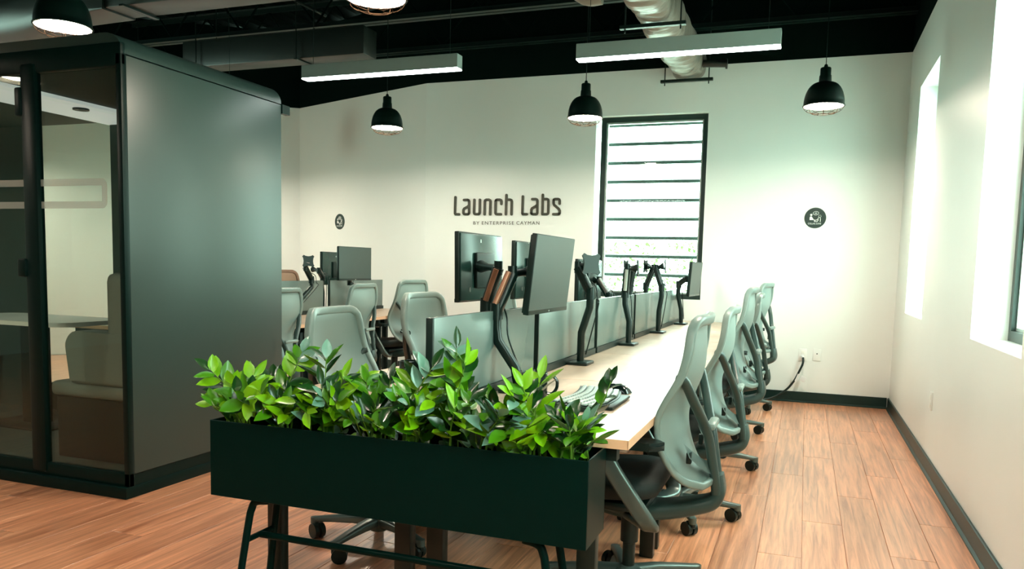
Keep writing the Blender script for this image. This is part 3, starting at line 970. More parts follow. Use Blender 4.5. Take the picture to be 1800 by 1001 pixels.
monitor('glossy black monitor on the back bench turned away from the aisle', (-4.735, 7.30, 1.192), PI + .05, w=.60, h=.345)

# ------------------------------------------------------------------ chairs
def chair_parts():
    """Task chair facing +x, origin on the floor under the gas lift. Returns a list of (name, mesh, raised, sub, material key)."""
    P = []
    # back shell: side profile (x forward, z), half width, forward wrap of the edges
    prof = [(-.258, 1.082, .150, .012), (-.245, 1.055, .196, .016), (-.250, .965, .222, .030), (-.244, .885, .232, .045), (-.215, .80, .236, .062), (-.198, .735, .236, .07),
            (-.205, .655, .230, .07), (-.232, .575, .212, .06), (-.264, .52, .180, .045), (-.300, .498, .135, .025)]
    prof = [Vector(p) for p in smooth4(prof, 4)]
    n = len(prof) - 1
    def shell_pt(u, v, off=0.0):
        j = min(int(v * n), n - 1)
        f = v * n - j
        q = prof[j].lerp(prof[j + 1], f)
        a = prof[max(j - 1, 0)]
        b = prof[min(j + 2, n)]
        tx, tz = b[0] - a[0], b[1] - a[1]
        ln = math.hypot(tx, tz)
        nx, nz = -tz / ln, tx / ln          # points forward (+x)
        s = 2 * u - 1
        return Vector((q[0] + q[3] * s * s + nx * off, q[2] * s, q[1] + nz * off))
    m = MB()
    m.grid(lambda u, v: shell_pt(u, v, .003), 14, n)
    m.grid(lambda u, v: shell_pt(u, v, -.003), 14, n)
    P.append(('back_panel', m.mesh('back_panel', M['shell'], 60), True))
    # rim around the shell
    loop = [shell_pt(u / 8, 0) for u in range(9)] + [shell_pt(1, v / 26) for v in range(1, 27)] + [shell_pt(1 - u / 8, 1) for u in range(1, 9)] + [shell_pt(0, 1 - v / 26) for v in range(1, 26)]
    secs = []
    k = len(loop)
    for i, p in enumerate(loop):
        topf = max(0, min(1, (p.z - .72) / .3))
        secs.append(rrect(.030 + .006 * topf, .020 + .014 * topf, .009))
    m = MB()
    m.sweep(loop, secs, up=(1, 0, .15), closed=True)
    P.append(('back_rim', m.mesh('back_rim', M['shell_rim'], 50), True))
    # lumbar band low on the back
    m = MB()
    m.grid(lambda u, v: Vector((-.284 + .07 * (2 * u - 1) ** 2 - .022 * (1 - v), .19 * (2 * u - 1), .517 + .05 * v + .09 * (2 * u - 1) ** 2)), 12, 3)
    r_ = bmesh.ops.solidify(m.b, geom=m.b.faces[:], thickness=.008)
    P.append(('lumbar_pad', m.mesh('lumbar_pad', M['shell_rim'], 60), True))
    for s in (-1, 1):
        m = MB().box((-.232, s * .168, .603), (.018, .026, .04), .004)
        P.append(('lumbar_clip', m.mesh('lumbar_clip', M['black'], 40), True))
    # Y-shaped spine
    for s in (-1, 1):
        pts = smooth_path([(-.190, s * .230, .886), (-.212, s * .212, .874), (-.240, s * .165, .80), (-.265, s * .10, .725), (-.284, s * .062, .66), (-.297, s * .050, .585), (-.313, s * .042, .49), (-.317, s * .040, .45)], 4)
        m = MB()
        m.sweep(pts, rrect(.030, .034, .012), up=(1, 0, 0))
        P.append(('back_upright', m.mesh('back_upright', M['spine'], 50), True))
    m = MB().box((-.290, 0, .70), (.034, .155, .026), .01)
    P.append(('spine_collar', m.mesh('spine_collar', M['shell_rim'], 40), True))
    pts = smooth_path([(-.314, 0, .515), (-.323, 0, .455), (-.305, 0, .415), (-.25, 0, .392), (-.13, 0, .362), (.0, 0, .355), (.10, 0, .37)], 5)
    secs = []
    for i in range(len(pts)):
        f = i / (len(pts) - 1)
        secs.append(rrect(.085 + .09 * f, .046 + .016 * f, .02))
    m = MB()
    m.sweep(pts, secs, up=(1, 0, .3))
    P.append(('support_bracket', m.mesh('support_bracket', M['spine'], 45), True))
    # seat
    m = MB()
    out = rrect(.50, .49, .11, 5)
    def lay(z, k, dx=0):
        return [m.b.verts.new((.115 + dx + p[0] * k, p[1] * k, z + (.018 * (p[0] < -.12) - .02 * max(0, p[0] - .14) * 4))) for p in out]
    rings = [lay(.415, .84), lay(.428, .95), lay(.455, 1.0), lay(.475, .985), lay(.487, .92), lay(.484, .6)]
    for A, B in zip(rings, rings[1:]):
        for i in range(len(A)):
            m.b.faces.new((A[i], A[(i + 1) % len(A)], B[(i + 1) % len(A)], B[i]))
    m.b.faces.new(rings[0][::-1]); m.b.faces.new(rings[-1])
    P.append(('seat', m.mesh('seat', M['seat'], 60), True))
    m = MB().box((.09, 0, .398), (.36, .36, .034), .014)
    P.append(('seat_pan', m.mesh('seat_pan', M['black'], 40), True))
    # arms
    for s in (-1, 1):
        m = MB()
        m.sweep(smooth_path([(-.02, s * .10, .352), (-.10, s * .20, .352), (-.122, s * .262, .368), (-.085, s * .288, .43), (.0, s * .296, .55), (.048, s * .298, .632)], 5), rrect(.026, .060, .011), up=(1, 0, 0))
        P.append(('arm_support', m.mesh('arm_support', M['chair_metal'], 45), True))
        m = MB().box((.03, s * .298, .640), (.15, .05, .014), .005)
        P.append(('arm_slide', m.mesh('arm_slide', M['silver'], 40), True))
        m = MB()
        m.prism(rrect(.27, .092, .044, 6), lambda u, v, w: Vector((-.03 + u, s * .292 + v, w)), .648, .676)
        bmesh.ops.bevel(m.b, geom=[e for e in m.b.edges if abs(e.verts[0].co.z - e.verts[1].co.z) < 1e-4], offset=.009, segments=2, affect='EDGES')
        P.append(('armrest', m.mesh('armrest', M['black'], 40), True))
    # lift and base
    m = MB().lathe([(0, .06), (.024, .06), (.024, .215), (.034, .22), (.034, .345), (.05, .36), (.05, .385), (0, .385)], 18)
    P.append(('gas_lift', m.mesh('gas_lift', M['black'], 40), 'lift'))
    m = MB().lathe([(0, .055), (.038, .055), (.052, .075), (.05, .115), (.03, .125), (0, .125)], 18)
    P.append(('base_hub', m.mesh('base_hub', M['chair_metal'], 40), False))
    m = MB()
    m.sweep([(.03, 0, .098), (.12, 0, .098), (.22, 0, .090), (.312, 0, .080)], [rrect(.058, .046, .014), rrect(.05, .040, .013), rrect(.042, .030, .011), rrect(.036, .022, .009)])
    m.cyl((.305, 0, .060), (.305, 0, .09), .019, seg=12)
    leg = m.mesh('base_leg', M['chair_metal'], 40)
    m = MB()
    for s in (-1, 1):
        m.cyl((-.022, s * .006, .033), (-.022, s * .026, .033), .0335, seg=18)
    m.box((-.012, 0, .052), (.05, .026, .034), .008)
    m.cyl((0, 0, .05), (0, 0, .068), .01, seg=10)
    cast = m.mesh('caster', M['black'], 40)
    return P, leg, cast

def smooth4(pts, n):
    out = []
    Q = [pts[0]] + list(pts) + [pts[-1]]
    for i in range(1, len(Q) - 2):
        a, b, c, d = Q[i - 1], Q[i], Q[i + 1], Q[i + 2]
        for k in range(n):
            t = k / n
            out.append(tuple(.5 * (2 * b[j] + (c[j] - a[j]) * t + (2 * a[j] - 5 * b[j] + 4 * c[j] - d[j]) * t * t + (3 * b[j] - 3 * c[j] + d[j] - a[j]) * t ** 3) for j in range(4)))
    out.append(tuple(pts[-1]))
    return out

CP, CLEG, CCAST = chair_parts()
def chair(label, x, y, face, h=0.0, base=0.0, group=None, tan=False):
    """face: direction the sitter looks, degrees from +x; h: raise of seat and back; base: turn of the star base."""
    t = thing('task_chair', label, 'chair', (x, y, 0), math.radians(face), group)
    for nm, me, up in CP:
        if tan and nm in ('back_panel', 'back_rim'):  # copies with painted warm light, not another fabric
            me = me.copy()
            me.materials[0] = M['warm_lit_shell' if nm == 'back_panel' else 'warm_lit_rim']
        o = link(nm, me, t)
        if up is True:
            o.location.z = h
        elif up == 'lift':
            o.scale.z = (.385 + h) / .385
    b0 = math.radians(base - face)
    for k in range(5):
        a = b0 + 2 * PI * k / 5
        lg = link('base_leg', CLEG, t)
        lg.rotation_euler = (0, 0, a)
        c = link('caster', CCAST, lg, (.305, 0, 0))
        c.rotation_euler = (0, 0, ((k * 1.9 + x * 3) % 2.2) - 1.1)
    return t
G1, G2, G3 = 'task chairs along the right row of desks', 'task chairs on the left side of the main bench', 'task chairs at the back bench'
chair('grey green task chair nearest the camera on the aisle side, beside the planter', -.58, 2.92, 180, 0, 40, G1)
chair('second grey green task chair from the planter on the aisle side', -.565, 4.00, 180, -.012, 6, G1)
chair('third grey green task chair from the planter on the aisle side, set higher', -.545, 5.14, 178, .062, 0, G1)
chair('fourth grey green task chair from the planter on the aisle side', -.56, 6.30, 184, .0, 12, G1)
chair('farthest grey green task chair on the aisle side, by the wall socket cable', -.55, 7.45, 170, .065, 8, G1)
chair('large grey green task chair rising behind the planter on the left side of the bench', -1.75, 3.06, 2, -.045, -25, G2)
chair('grey green task chair just left of the nearest screen, second on the bench\'s left side', -1.79, 4.0, -4, -.002, 10, G2)
chair('grey green task chair whose top shows between the two nearest monitors', -1.79, 5.25, 0, 0, 10, G2)
chair('fourth grey green task chair on the left side of the bench, behind the screens', -1.79, 6.40, 0, -.02, 10, G2)
chair('grey green task chair against the edge of the booth, cut off by its side panel', -3.86, 4.92, 180, -.04, 10, G3)
chair('grey green task chair in front of the back bench monitors', -3.84, 6.02, 180, -.02, 25, G3)
chair('grey green task chair turned sideways at the far end of the back bench', -3.84, 7.0, 168, .005, 40, G3)
chair('task chair with warm light coloured into its back, far side of the back bench', -5.02, 7.08, -6, .065, 0, G3, tan=True)
# ------------------------------------------------------------------ planter on a tube stand
QX0, QX1, QY0, QY1, QZ0, QZ1 = -1.832, -.534, 2.082, 2.288, .466, .721
t = thing('planter_box', 'long black metal planter box on a tube stand in the foreground', 'planter', ((QX0 + QX1) / 2, (QY0 + QY1) / 2, 0))
o_ = Vector(t.location)
w = .006
def sp(lo, hi): return (Vector(lo) - o_, Vector(hi) - o_)
m = MB()
m.span(*sp((QX0, QY0, QZ0), (QX1, QY0 + w, QZ1)), .001, seg=1)
m.span(*sp((QX0, QY1 - w, QZ0), (QX1, QY1, QZ1)), .001, seg=1)
m.span(*sp((QX0, QY0 + w, QZ0), (QX0 + w, QY1 - w, QZ1)), .001, seg=1)
m.span(*sp((QX1 - w, QY0 + w, QZ0), (QX1, QY1 - w, QZ1)), .001, seg=1)
m.span(*sp((QX0 + w, QY0 + w, QZ0), (QX1 - w, QY1 - w, QZ0 + w)))
m.obj('box', M['planter'], t)
MB().span(*sp((QX0 + w, QY0 + w, .60), (QX1 - w, QY1 - w, .668))).obj('soil', M['soil'], t)
for s, xt in ((-1, -1.66), (1, -.70)):
    xb = xt + s * .10
    for y, dy in ((2.115, -.02), (2.255, .02)):
        m = MB()
        pts = smooth_path([(xt - s * .03, y, .461), (xt + s * .015, y, .452), (xt + s * .032, y, .425), (xt + s * .045, y + dy * .2, .36), (xb, y + dy, .002)], 6)
        m.tube([p - o_ for p in pts], .0125, 12)
        m.obj('leg', M['planter'], t)
    xr = xt + s * .055
    MB().cyl(Vector((xr, 2.115, .315)) - o_, Vector((xr, 2.255, .315)) - o_, .010, seg=10).obj('cross_rail', M['planter'], t)
MB().cyl(Vector((-1.71, 2.185, .315)) - o_, Vector((-.65, 2.185, .315)) - o_, .012, seg=12).obj('long_rail', M['planter'], t)

# zamia-like plants: stems with paired glossy leaflets
def leaf_mesh(name, material, Lf, W, fold, droop):
    b = bmesh.new()
    rows = [(0, .0), (.14, .55), (.36, .98), (.6, .92), (.82, .55), (1, 0)]
    prev = None
    for f, wd in rows:
        z = -droop * f * f * Lf
        c = b.verts.new((f * Lf, 0, z - fold * wd * W * .5))
        if wd > 0:
            l = b.verts.new((f * Lf, wd * W / 2, z + fold * wd * W * .2)); r = b.verts.new((f * Lf, -wd * W / 2, z + fold * wd * W * .2))
        else:
            l = r = None
        if prev:
            pc, pl, pr = prev
            if pl is None:
                b.faces.new((pc, c, l)); b.faces.new((pc, r, c))
            elif l is None:
                b.faces.new((pc, c, pl)); b.faces.new((pc, pr, c))
            else:
                b.faces.new((pc, c, l, pl)); b.faces.new((pc, pr, r, c))
        prev = (c, l, r)
    me = bpy.data.meshes.new(name)
    b.to_mesh(me)
    b.free()
    for p in me.polygons:
        p.use_smooth = True
    me.materials.append(M[material])
    return me
LM = {}
for key in ('leaf_lime', 'leaf_mid', 'leaf_dark', 'leaf_sheen'):
    LM[key] = [leaf_mesh('leaf', key, .078, .043, .35, .12), leaf_mesh('leaf', key, .070, .038, .2, .35), leaf_mesh('leaf', key, .084, .034, .45, .2)]
random.seed(21)
def stem(parent, base, tip, sag, tone, dens=1.0, size=1.0, start=.25):
    """One arching stem with two ranks of leaflets. tone: weights for lime, mid, dark, blue."""
    base, tip = Vector(base), Vector(tip)
    o = parent.location
    d = tip - base
    mid = base + d * .5 + Vector((-d.x * .22, -d.y * .15, abs(d.x) * .30 + sag))
    q = base + d * .82 + Vector((-d.x * .06, -d.y * .05, abs(d.x) * .12 + sag * .5))
    pts = smooth_path([base, base.lerp(mid, .55) + Vector((0, 0, .012)), mid, q, tip], 5)
    n = len(pts)
    m = MB()
    m.tube([p - o for p in pts], [.0042 * (1 - .75 * i / (n - 1)) for i in range(n)], 5, up=(.3, 1, .2))
    m.obj('stem', M['stem'], parent)
    Lt = sum((pts[i + 1] - pts[i]).length for i in range(n - 1))
    cnt = max(4, int(Lt / .024 * dens))
    toward = (CO - tip)
    toward.normalize()
    face = (toward * .55 + Vector((random.uniform(-.5, .5), random.uniform(-.5, .5), random.uniform(.3, 1.0)))).normalized()
    for k in range(cnt + 1):
        f = start + (1 - start) * k / cnt
        i = min(int(f * (n - 1)), n - 2)
        p = pts[i].lerp(pts[i + 1], f * (n - 1) - i)
        tg = (pts[i + 1] - pts[i]).normalized()
        side = tg.cross(face)
        if side.length < .05:
            side = tg.orthogonal()
        side.normalize()
        s = 1 if k % 2 else -1
        ang = math.radians(random.uniform(32, 62)) if k < cnt else math.radians(4)
        xa = (tg * math.cos(ang) + side * s * math.sin(ang) + face * random.uniform(-.15, .3)).normalized()
        za = face - xa * face.dot(xa)
        za = (za + Vector((random.uniform(-.3, .3), random.uniform(-.3, .3), random.uniform(-.3, .3))))
        za = (za - xa * za.dot(xa)).normalized()
        ya = za.cross(xa)
        sc = size * (.62 + .5 * math.sin(PI * min(1, .18 + f * .72))) * random.uniform(.85, 1.12)
        key = random.choices(('leaf_lime', 'leaf_mid', 'leaf_dark', 'leaf_sheen'), tone)[0]
        end = p + xa * .082 * sc
        if min(p.z, end.z) < QZ1 + .016 and (end.y < QY0 + .014 or end.y > QY1 - .014 or end.x < QX0 + .01 or end.x > QX1 - .01):
            continue
        lf = link('leaf', random.choice(LM[key]), parent)
        mt = Matrix((xa, ya, za)).transposed().to_4x4()
        mt = Matrix.Translation(p - o) @ mt @ Matrix.Scale(sc, 4)
        lf.matrix_local = mt

SPRAY = (1, 3, 7, 0)
LIME, MID, DARK, BLUE, MIX = (8, 3, 1, 0), (3, 6, 2, 1), (1, 3, 7, 1), (1, 2, 3, 6), (4, 4, 3, 1)
plants = [
    (432, 'leafy green plant at the left end of the black planter', [((357, 632), 2.12, LIME), ((350, 705), 2.05, MID), ((393, 655), 2.2, MID), ((452, 640), 2.2, LIME), ((395, 700), 2.1, DARK), ((425, 690), 2.07, MIX), ((470, 690), 2.06, LIME)]),
    (505, 'dark green leafy plant second from the left in the planter', [((468, 645), 2.25, DARK), ((536, 597), 2.28, MID), ((500, 660), 2.15, DARK), ((522, 690), 2.08, LIME), ((548, 720), 2.05, MIX), ((455, 700), 2.05, MID)]),
    (580, 'plant with narrow pale leaves third from the left in the planter', [((572, 606), 2.22, BLUE), ((610, 645), 2.2, MIX), ((560, 655), 2.1, DARK), ((655, 645), 2.25, LIME), ((598, 690), 2.08, MIX), ((545, 690), 2.05, LIME)]),
    (660, 'low arching plant left of the middle of the planter', [((693, 645), 2.25, DARK), ((640, 650), 2.22, MID), ((668, 690), 2.15, MIX), ((610, 730), 2.06, LIME), ((700, 705), 2.06, DARK), ((655, 735), 2.05, MIX)]),
    (735, 'bushy bright plant in the middle of the planter', [((742, 640), 2.2, MIX), ((765, 622), 2.15, BLUE), ((705, 690), 2.08, LIME), ((735, 700), 2.05, LIME), ((772, 690), 2.06, MID), ((718, 745), 2.03, LIME)]),
    (800, 'tallest plant of the planter with a spray above the near screen', [((803, 587), 2.22, DARK), ((822, 612), 2.16, LIME), ((785, 640), 2.12, LIME), ((838, 690), 2.1, DARK), ((800, 700), 2.04, MIX), ((775, 745), 2.04, DARK)]),
    (868, 'plant of broad leaves right of the tallest one in the planter', [((870, 690), 2.2, MID), ((848, 700), 2.1, DARK), ((905, 690), 2.12, LIME), ((880, 720), 2.04, BLUE), ((850, 755), 2.03, LIME), ((900, 750), 2.04, BLUE)]),
    (935, 'lime green plant in front of the mug in the planter', [((953, 640), 2.22, LIME), ((915, 655), 2.14, LIME), ((890, 672), 2.1, MID), ((925, 735), 2.04, LIME), ((955, 750), 2.03, MIX)]),
    (1005, 'dark plant at the right end of the planter reaching over the keyboard', [((1087, 648), 2.25, SPRAY), ((1042, 722), 2.12, BLUE), ((988, 700), 2.15, DARK), ((1062, 770), 2.12, MID), ((1000, 735), 2.05, DARK), ((1024, 742), 2.07, LIME)]),
]
for px, label, stems in plants:
    b = at(px, 740 + (px - 370) * .107 - 12, y=2.185)
    t = thing('potted_plant', label, 'plant', (b.x, 2.185, .668), 0, 'leafy plants growing in the black planter')
    for tp, ty, tone in stems:
        bx = b.x + random.uniform(-.035, .035)
        by = random.uniform(2.12, 2.25)
        tip = at(*tp, y=ty)
        lt = (tip - b).length
        tip = b.lerp(tip, 1 - min(.045, lt * .3) / lt)
        if tone is SPRAY:
            stem(t, (bx + .01, 2.2, .664), tip, -.03, tone, 1.0, .95, .34)
            continue
        stem(t, (bx, by, .664), tip, .0, tone, 1.0, 1.08 if lt > .14 else .92, .28 if lt > .2 else .12)
    for k in range(4):
        tip = Vector((b.x + random.uniform(-.085, .085), random.uniform(2.06, 2.2), random.uniform(.77, .85)))
        tip.x = min(tip.x, QX1 + .01)
        stem(t, (b.x + random.uniform(-.05, .05), random.uniform(2.12, 2.24), .664), tip, .0, random.choice((LIME, MID, DARK, MIX)), .8, .9, .15)

# ------------------------------------------------------------------ things on the desks
def keyboard():
    t = thing('keyboard', 'black keyboard with pale keys on the nearest desk behind the plants', 'keyboard', (-.742, 2.87, DZ), math.radians(90))
    # curved body: x across the keys, y towards the screen
    m = MB()
    n = 18
    def pt(u, v, z):
        x = (u - .5) * .44
        return Vector((x, (v - .5) * .17 - .03 * math.cos((u - .5) * PI * 1.0) + .012, z + .010 * math.sin(v * PI * .5)))
    g0 = [[m.b.verts.new(pt(i / n, v, .0 if k == 0 else 0)) for i in range(n + 1)] for k, v in enumerate((0, 1))]
    g1 = [[m.b.verts.new(pt(i / n, v, .016)) for i in range(n + 1)] for v in (0, 1)]
    for i in range(n):
        m.b.faces.new((g0[0][i], g0[0][i + 1], g1[0][i + 1], g1[0][i]))
        m.b.faces.new((g0[1][i], g0[1][i + 1], g1[1][i + 1], g1[1][i]))
        m.b.faces.new((g1[0][i], g1[0][i + 1], g1[1][i + 1], g1[1][i]))
        m.b.faces.new((g0[0][i], g0[0][i + 1], g0[1][i + 1], g0[1][i]))
    for i in (0, n):
        m.b.faces.new((g0[0][i], g0[1][i], g1[1][i], g1[0][i]))
    m.obj('case', M['black'], t)
    m = MB()
    for r in range(6):
        cols = 18 if r else 10
        for c in range(18):
            if r == 0 and 4 < c < 10:
                if c != 5:
                    continue
                p = pt(.42, .12, .020)
                m.box(p, (.115, .017, .008), .002, seg=1)
                continue
            u = .035 + .93 * (c + .5) / 18
            v = .12 + .76 * r / 5
            m.box(pt(u, v, .020), (.0195, .0205 if r < 5 else .014, .008), .002, seg=1)
    o = m.obj('keys', M['key'], t)
    o['kind'] = 'stuff'
    MB().box((0, -.112 + .012, .008), (.30, .05, .012), .005).obj('palm_rest', M['black'], t)
keyboard()
def mouse(label, loc, rz):
    t = thing('computer_mouse', label, 'mouse', loc, rz, None)
    m = MB()
    m.grid(lambda u, v: Vector(((u - .5) * .115, (v - .5) * .066 * (1 - .25 * (2 * u - 1) ** 2), .036 * max(0, 1 - (2 * u - 1) ** 2) ** .5 * max(0, 1 - (2 * v - 1) ** 2) ** .45 + .002)), 16, 10)
    m.obj('shell', M['black_gloss'], t, 70)
    MB().box((0, 0, .003), (.09, .046, .006), .002).obj('base', M['black'], t)
    MB().cyl((.032, -.004, .028), (.032, .004, .028), .008, seg=12).obj('scroll_wheel', M['silver'], t)
    return t
mouse('glossy black mouse beside the keyboard on the nearest right desk', (-.70, 3.15, DZ), math.radians(165))
mouse('black mouse on the nearest left desk seen through the plants', (-1.60, 2.72, DZ), math.radians(30))
# mugs
def mug(label, loc, rz, r, h, logo):
    t = thing('mug', label, 'mug', loc, rz, None)
    MB().lathe([(0, 0), (r * .92, 0), (r, .006), (r, h), (r - .004, h + .001), (r - .005, h - .002), (r - .005, .008), (0, .008)], 30).obj('cup', M['black_gloss'], t, 40)
    MB().tube(smooth_path([(r - .002, 0, h * .82), (r + .022, 0, h * .86), (r + .036, 0, h * .68), (r + .034, 0, h * .40), (r + .018, 0, h * .2), (r - .002, 0, h * .2)], 5), .0062, 8, up=(0, 1, 0)).obj('handle', M['black_gloss'], t)
    if logo:
        # white line drawing of a stepped outline on the front of the mug
        m = MB()
        def wrap(u, v):
            a = -PI / 2 + u / r
            return Vector(((r + .0006) * math.cos(a), (r + .0006) * math.sin(a), v))
        for seg in ([(-.026, .052), (-.018, .018), (.020, .016), (.026, .046), (.010, .058)], [(-.018, .036), (.004, .038), (.006, .018)], [(-.018, .036), (-.016, .018)]):
            for (a, b), (c, d) in zip(seg, seg[1:]):
                for q in range(4):
                    f0, f1 = q / 4, (q + 1) / 4
                    m.cyl(wrap(a + (c - a) * f0, b + (d - b) * f0), wrap(a + (c - a) * f1, b + (d - b) * f1), .0014, seg=5)
        m.obj('printed_mark', M['signwhite'], t)
    return t
mug('black mug with a white outline mark beside the nearest screen', (-.95, 2.86, DZ), math.radians(15), .042, .098, True)
mug('black mug on the nearest left desk in front of the chair', (-1.535, 2.93, DZ), math.radians(100), .043, .10, False)

# ------------------------------------------------------------------ things on the walls
# socket plates
def plate(name, label, c, rz, hole=False):
    t = thing(name, label, 'outlet', c, rz, 'white socket plates low on the walls')
    MB().box((0, -.004, 0), (.072, .008, .116), .003).obj('plate', M['plastic_white'], t)
    return t
p1 = at(1436, 624.5, y=YB)
t = plate('wall_plate', 'blank white wall plate with a dark centre screw right of the plugged in outlet', (p1.x, YB, p1.z), 0)
MB().cyl((0, -.0085, .012), (0, -.0105, .012), .006, seg=10).obj('screw', M['black'], t)
p2 = at(1411, 624, y=YB)
t = plate('wall_outlet', 'white wall outlet with a black cable plugged into it', (p2.x, YB, p2.z), 0)
for s in (-1, 1):
    MB().box((0, -.0085, s * .026), (.036, .004, .032), .002).obj('socket', M['white'], t)
t = plate('wall_outlet', 'white wall outlet low on the right wall beside the aisle', (XR, 5.615, .462), -PI / 2)
for s in (-1, 1):
    MB().box((0, -.0085, s * .026), (.036, .004, .032), .002).obj('socket', M['white'], t)
t = thing('power_cable', 'thick black power cable curving from the wall outlet to the floor', 'cable', (p2.x, YB - .03, p2.z))
o = Vector(t.location)
pts = [Vector((p2.x, YB - .012, p2.z - .02)), Vector((p2.x + .005, YB - .05, p2.z - .03))] + [at(*p, y=YB - .07) for p in ((1411, 640), (1404, 655), (1395, 671), (1380, 687))] + [Vector((-.26, YB - .10, .034)), Vector((-.42, YB - .16, .012)), Vector((-.62, YB - .2, .012))]
MB().tube([p - o for p in smooth_path(pts, 6)], .0105, 10).obj('cord', M['black'], t)
MB().cyl(pts[0] - o + Vector((0, .004, 0)), pts[1] - o, .017, .014, seg=12).obj('plug', M['tag'], t)
q = at(1401, 664, y=YB - .07)
d = (at(1397, 671, y=YB - .07) - at(1404, 656, y=YB - .07)).normalized()
MB().cyl(q - d * .038 - o, q + d * .038 - o, .013, seg=12).obj('cable_tag', M['tag'], t)
MB().box(q - o + Vector((.055, -.005, -.012)), (.05, .004, .05), .001, Matrix.Rotation(.4, 3, 'Y')).obj('cable_tag', M['tag'], t)

# wall lettering: rounded strokes standing proud of the wall
def wp(cx, cy):
    return at(780 + cx / 7.5, 320 + cy / 7.5, y=YB)
c0 = wp(840, 330)
t = thing('wall_lettering', 'dark bronze lettering reading Launch Labs on the white wall', 'sign', c0)
glyphs = [
    [[(157, 203), (152, 415), (158, 427), (207, 428)]],
    [[(270, 240), (318, 238), (332, 243), (338, 258), (338, 408), (332, 422), (320, 428), (282, 428), (268, 422), (262, 408), (263, 372), (272, 355), (325, 325), (338, 305)]],
    [[(407, 237), (402, 402), (407, 420), (420, 427), (458, 427), (472, 420), (477, 402), (480, 237)]],
    [[(540, 428), (545, 260), (551, 243), (566, 236), (600, 236), (614, 243), (620, 260), (614, 428)]],
    [[(762, 292), (763, 255), (758, 242), (745, 236), (706, 236), (693, 242), (688, 255), (684, 408), (689, 422), (702, 427), (757, 427)]],
    [[(830, 175), (822, 428)], [(828, 236), (880, 236), (894, 242), (900, 258), (895, 428)]],
    [[(1047, 193), (1040, 415), (1046, 427), (1097, 427)]],
    [[(1170, 229), (1216, 228), (1231, 234), (1238, 248), (1236, 408), (1231, 422), (1218, 427), (1176, 427), (1162, 421), (1156, 408), (1158, 368), (1167, 350), (1222, 318), (1237, 300)]],
    [[(1310, 172), (1303, 427), (1360, 427), (1374, 421), (1380, 408), (1383, 248), (1378, 234), (1365, 228), (1310, 228)]],
    [[(1530, 288), (1530, 247), (1525, 233), (1512, 228), (1472, 228), (1458, 233), (1452, 247), (1452, 285), (1460, 306), (1518, 356), (1531, 380), (1531, 408), (1525, 422), (1512, 427), (1447, 427)]],
]
r = .0138
for strokes in glyphs:
    m = MB()
    for st in strokes:
        P2 = [wp(*p) - c0 for p in st]
        for a, b in zip(P2, P2[1:]):
            dd = (b - a)
            nn = Vector((-dd.z, 0, dd.x)).normalized() * r
            m.prism([(0, 0), (1, 0), (1, 1), (0, 1)], lambda u, v, w_: a.lerp(b, u) + nn * (2 * v - 1) + Vector((0, w_, 0)), -.012, -.0005)
        for p in P2:
            m.cyl(p + Vector((0, -.0005, 0)), p + Vector((0, -.0121, 0)), r, seg=14)
    m.obj('letter', M['letter'], t)

def text_mesh(name, body, size, material, parent, loc, rot=(PI / 2, 0, 0), spacing=1.0, extrude=.001, width=None):
    cu = bpy.data.curves.new(name, 'FONT')
    cu.body = body
    cu.size = size
    cu.align_x = 'CENTER'
    cu.align_y = 'CENTER'
    cu.space_character = spacing
    cu.extrude = extrude
    tmp = bpy.data.objects.new(name + '_tmp', cu)
    COL.objects.link(tmp)
    dg = bpy.context.evaluated_depsgraph_get()
    me = bpy.data.meshes.new_from_object(tmp.evaluated_get(dg))
    bpy.data.objects.remove(tmp)
    bpy.data.curves.remove(cu)
    me.materials.clear()
    me.materials.append(material)
    if width:
        xs = [v.co.x for v in me.vertices]
        k = width / (max(xs) - min(xs))
        for v in me.vertices:
            v.co.x *= k
    o = link(name, me, parent, loc)
    o.rotation_euler = rot
    return o
a, b = at(832, 393, y=YB), at(949, 392.5, y=YB)
tl = thing('wall_tagline', 'small dark line of capitals under the bronze wall lettering', 'sign', ((a.x + b.x) / 2, YB, (a.z + b.z) / 2))
xs_ = [('BY', 388, 468), ('ENTERPRISE', 502, 925), ('CAYMAN', 960, 1262)]
for wd, x0, x1 in xs_:
    pa, pb = wp(x0, 545), wp(x1, 545)
    text_mesh('word', wd, .052, M['letter'], tl, ((pa.x + pb.x) / 2 - tl.location.x, -.002, (pa.z + pb.z) / 2 - tl.location.z), spacing=1.25, width=pb.x - pa.x)

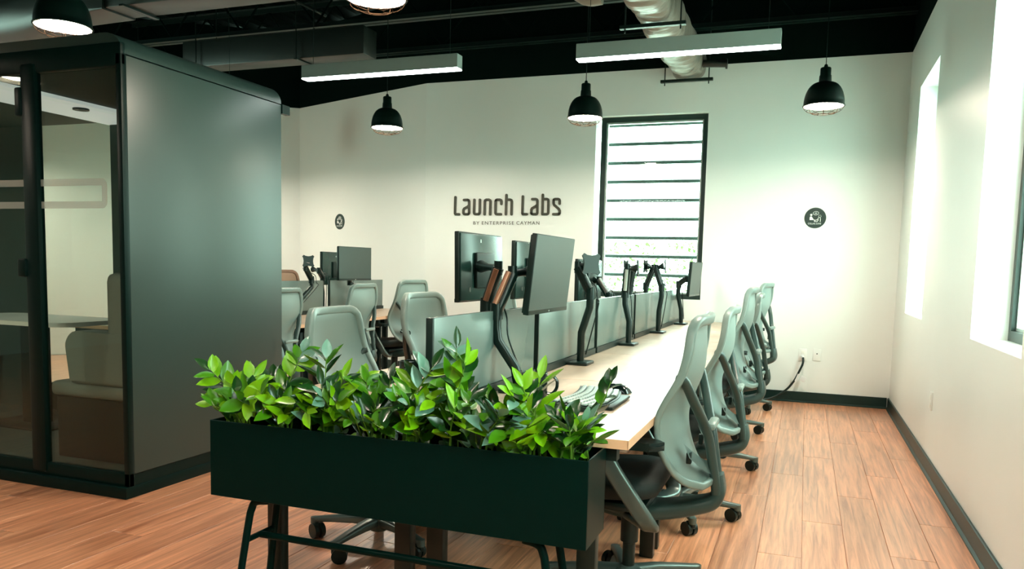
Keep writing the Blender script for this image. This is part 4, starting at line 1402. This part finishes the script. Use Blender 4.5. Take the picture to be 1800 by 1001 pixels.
# round green signs
def round_sign(label, c, rz):
    t = thing('round_sign', label, 'sign', c, rz, 'round dark green pictogram signs')
    R = .098
    MB().cyl((0, 0, 0), (0, -.005, 0), R, seg=40).obj('disc', M['sign'], t)
    k = R / 225          # crop pixels of the sign, centre (475, 475)
    def q(x, y): return Vector(((x - 475) * k, -.0058, -(y - 475) * k))
    m = MB()
    def line(pts, wd, closed=False):
        pts = pts + ([pts[0]] if closed else [])
        for a, b in zip(pts, pts[1:]):
            A, B = q(*a), q(*b)
            dd = B - A
            nn = Vector((-dd.z, 0, dd.x)).normalized() * wd * k / 2
            m.prism([(0, 0), (1, 0), (1, 1), (0, 1)], lambda u, v, w_: A.lerp(B, u) + nn * (2 * v - 1) + Vector((0, w_, 0)), 0, .0009)
        for p in pts:
            m.cyl(q(*p) , q(*p) + Vector((0, .0009, 0)), wd * k / 2, seg=8)
    circ = lambda x, y, rx, ry, n=18: [(x + rx * math.cos(2 * PI * i / n), y + ry * math.sin(2 * PI * i / n)) for i in range(n)]
    m.prism([(p[0], p[1]) for p in circ(390, 408, 24, 24)], lambda u, v, w_: q(u, v) + Vector((0, w_, 0)), 0, .0009)
    m.prism([(360, 520), (362, 460), (378, 440), (400, 440), (418, 470), (440, 500), (440, 520)], lambda u, v, w_: q(u, v) + Vector((0, w_, 0)), 0, .0009)
    line(circ(485, 372, 58, 38), 14, True)
    line([(462, 378), (508, 378)], 12)
    line([(470, 362), (500, 362)], 9)
    line(circ(568, 438, 26, 26, 12), 13, True)
    line([(548, 460), (528, 505), (500, 520), (462, 530), (462, 552), (520, 552), (540, 515)], 13)
    line([(572, 465), (585, 490), (582, 555)], 13)
    line([(440, 515), (470, 520)], 12)
    m.obj('pictogram', M['signwhite'], t)
    text_mesh('caption', 'COLLAB ZONE', .022, M['signwhite'], t, (q(465, 600).x, -.0058, q(465, 600).z), extrude=.0004, width=272 * k)
    return t
s1 = at(1433, 383.5, y=YB)
round_sign('round dark green pictogram sign on the back wall right of the window', (s1.x, YB, s1.z), 0)
wn_ = (FAR - CORN).normalized()
nrm = Vector((-wn_.y, wn_.x, 0))
rd = at(597.5, 390, y=YB) - CO
tt = (CORN - CO).dot(nrm) / rd.dot(nrm)
s2 = CO + rd * tt
round_sign('round dark green pictogram sign on the angled wall above the back bench', s2, math.atan2(-wn_.y, -wn_.x))

bpy.context.view_layer.update()
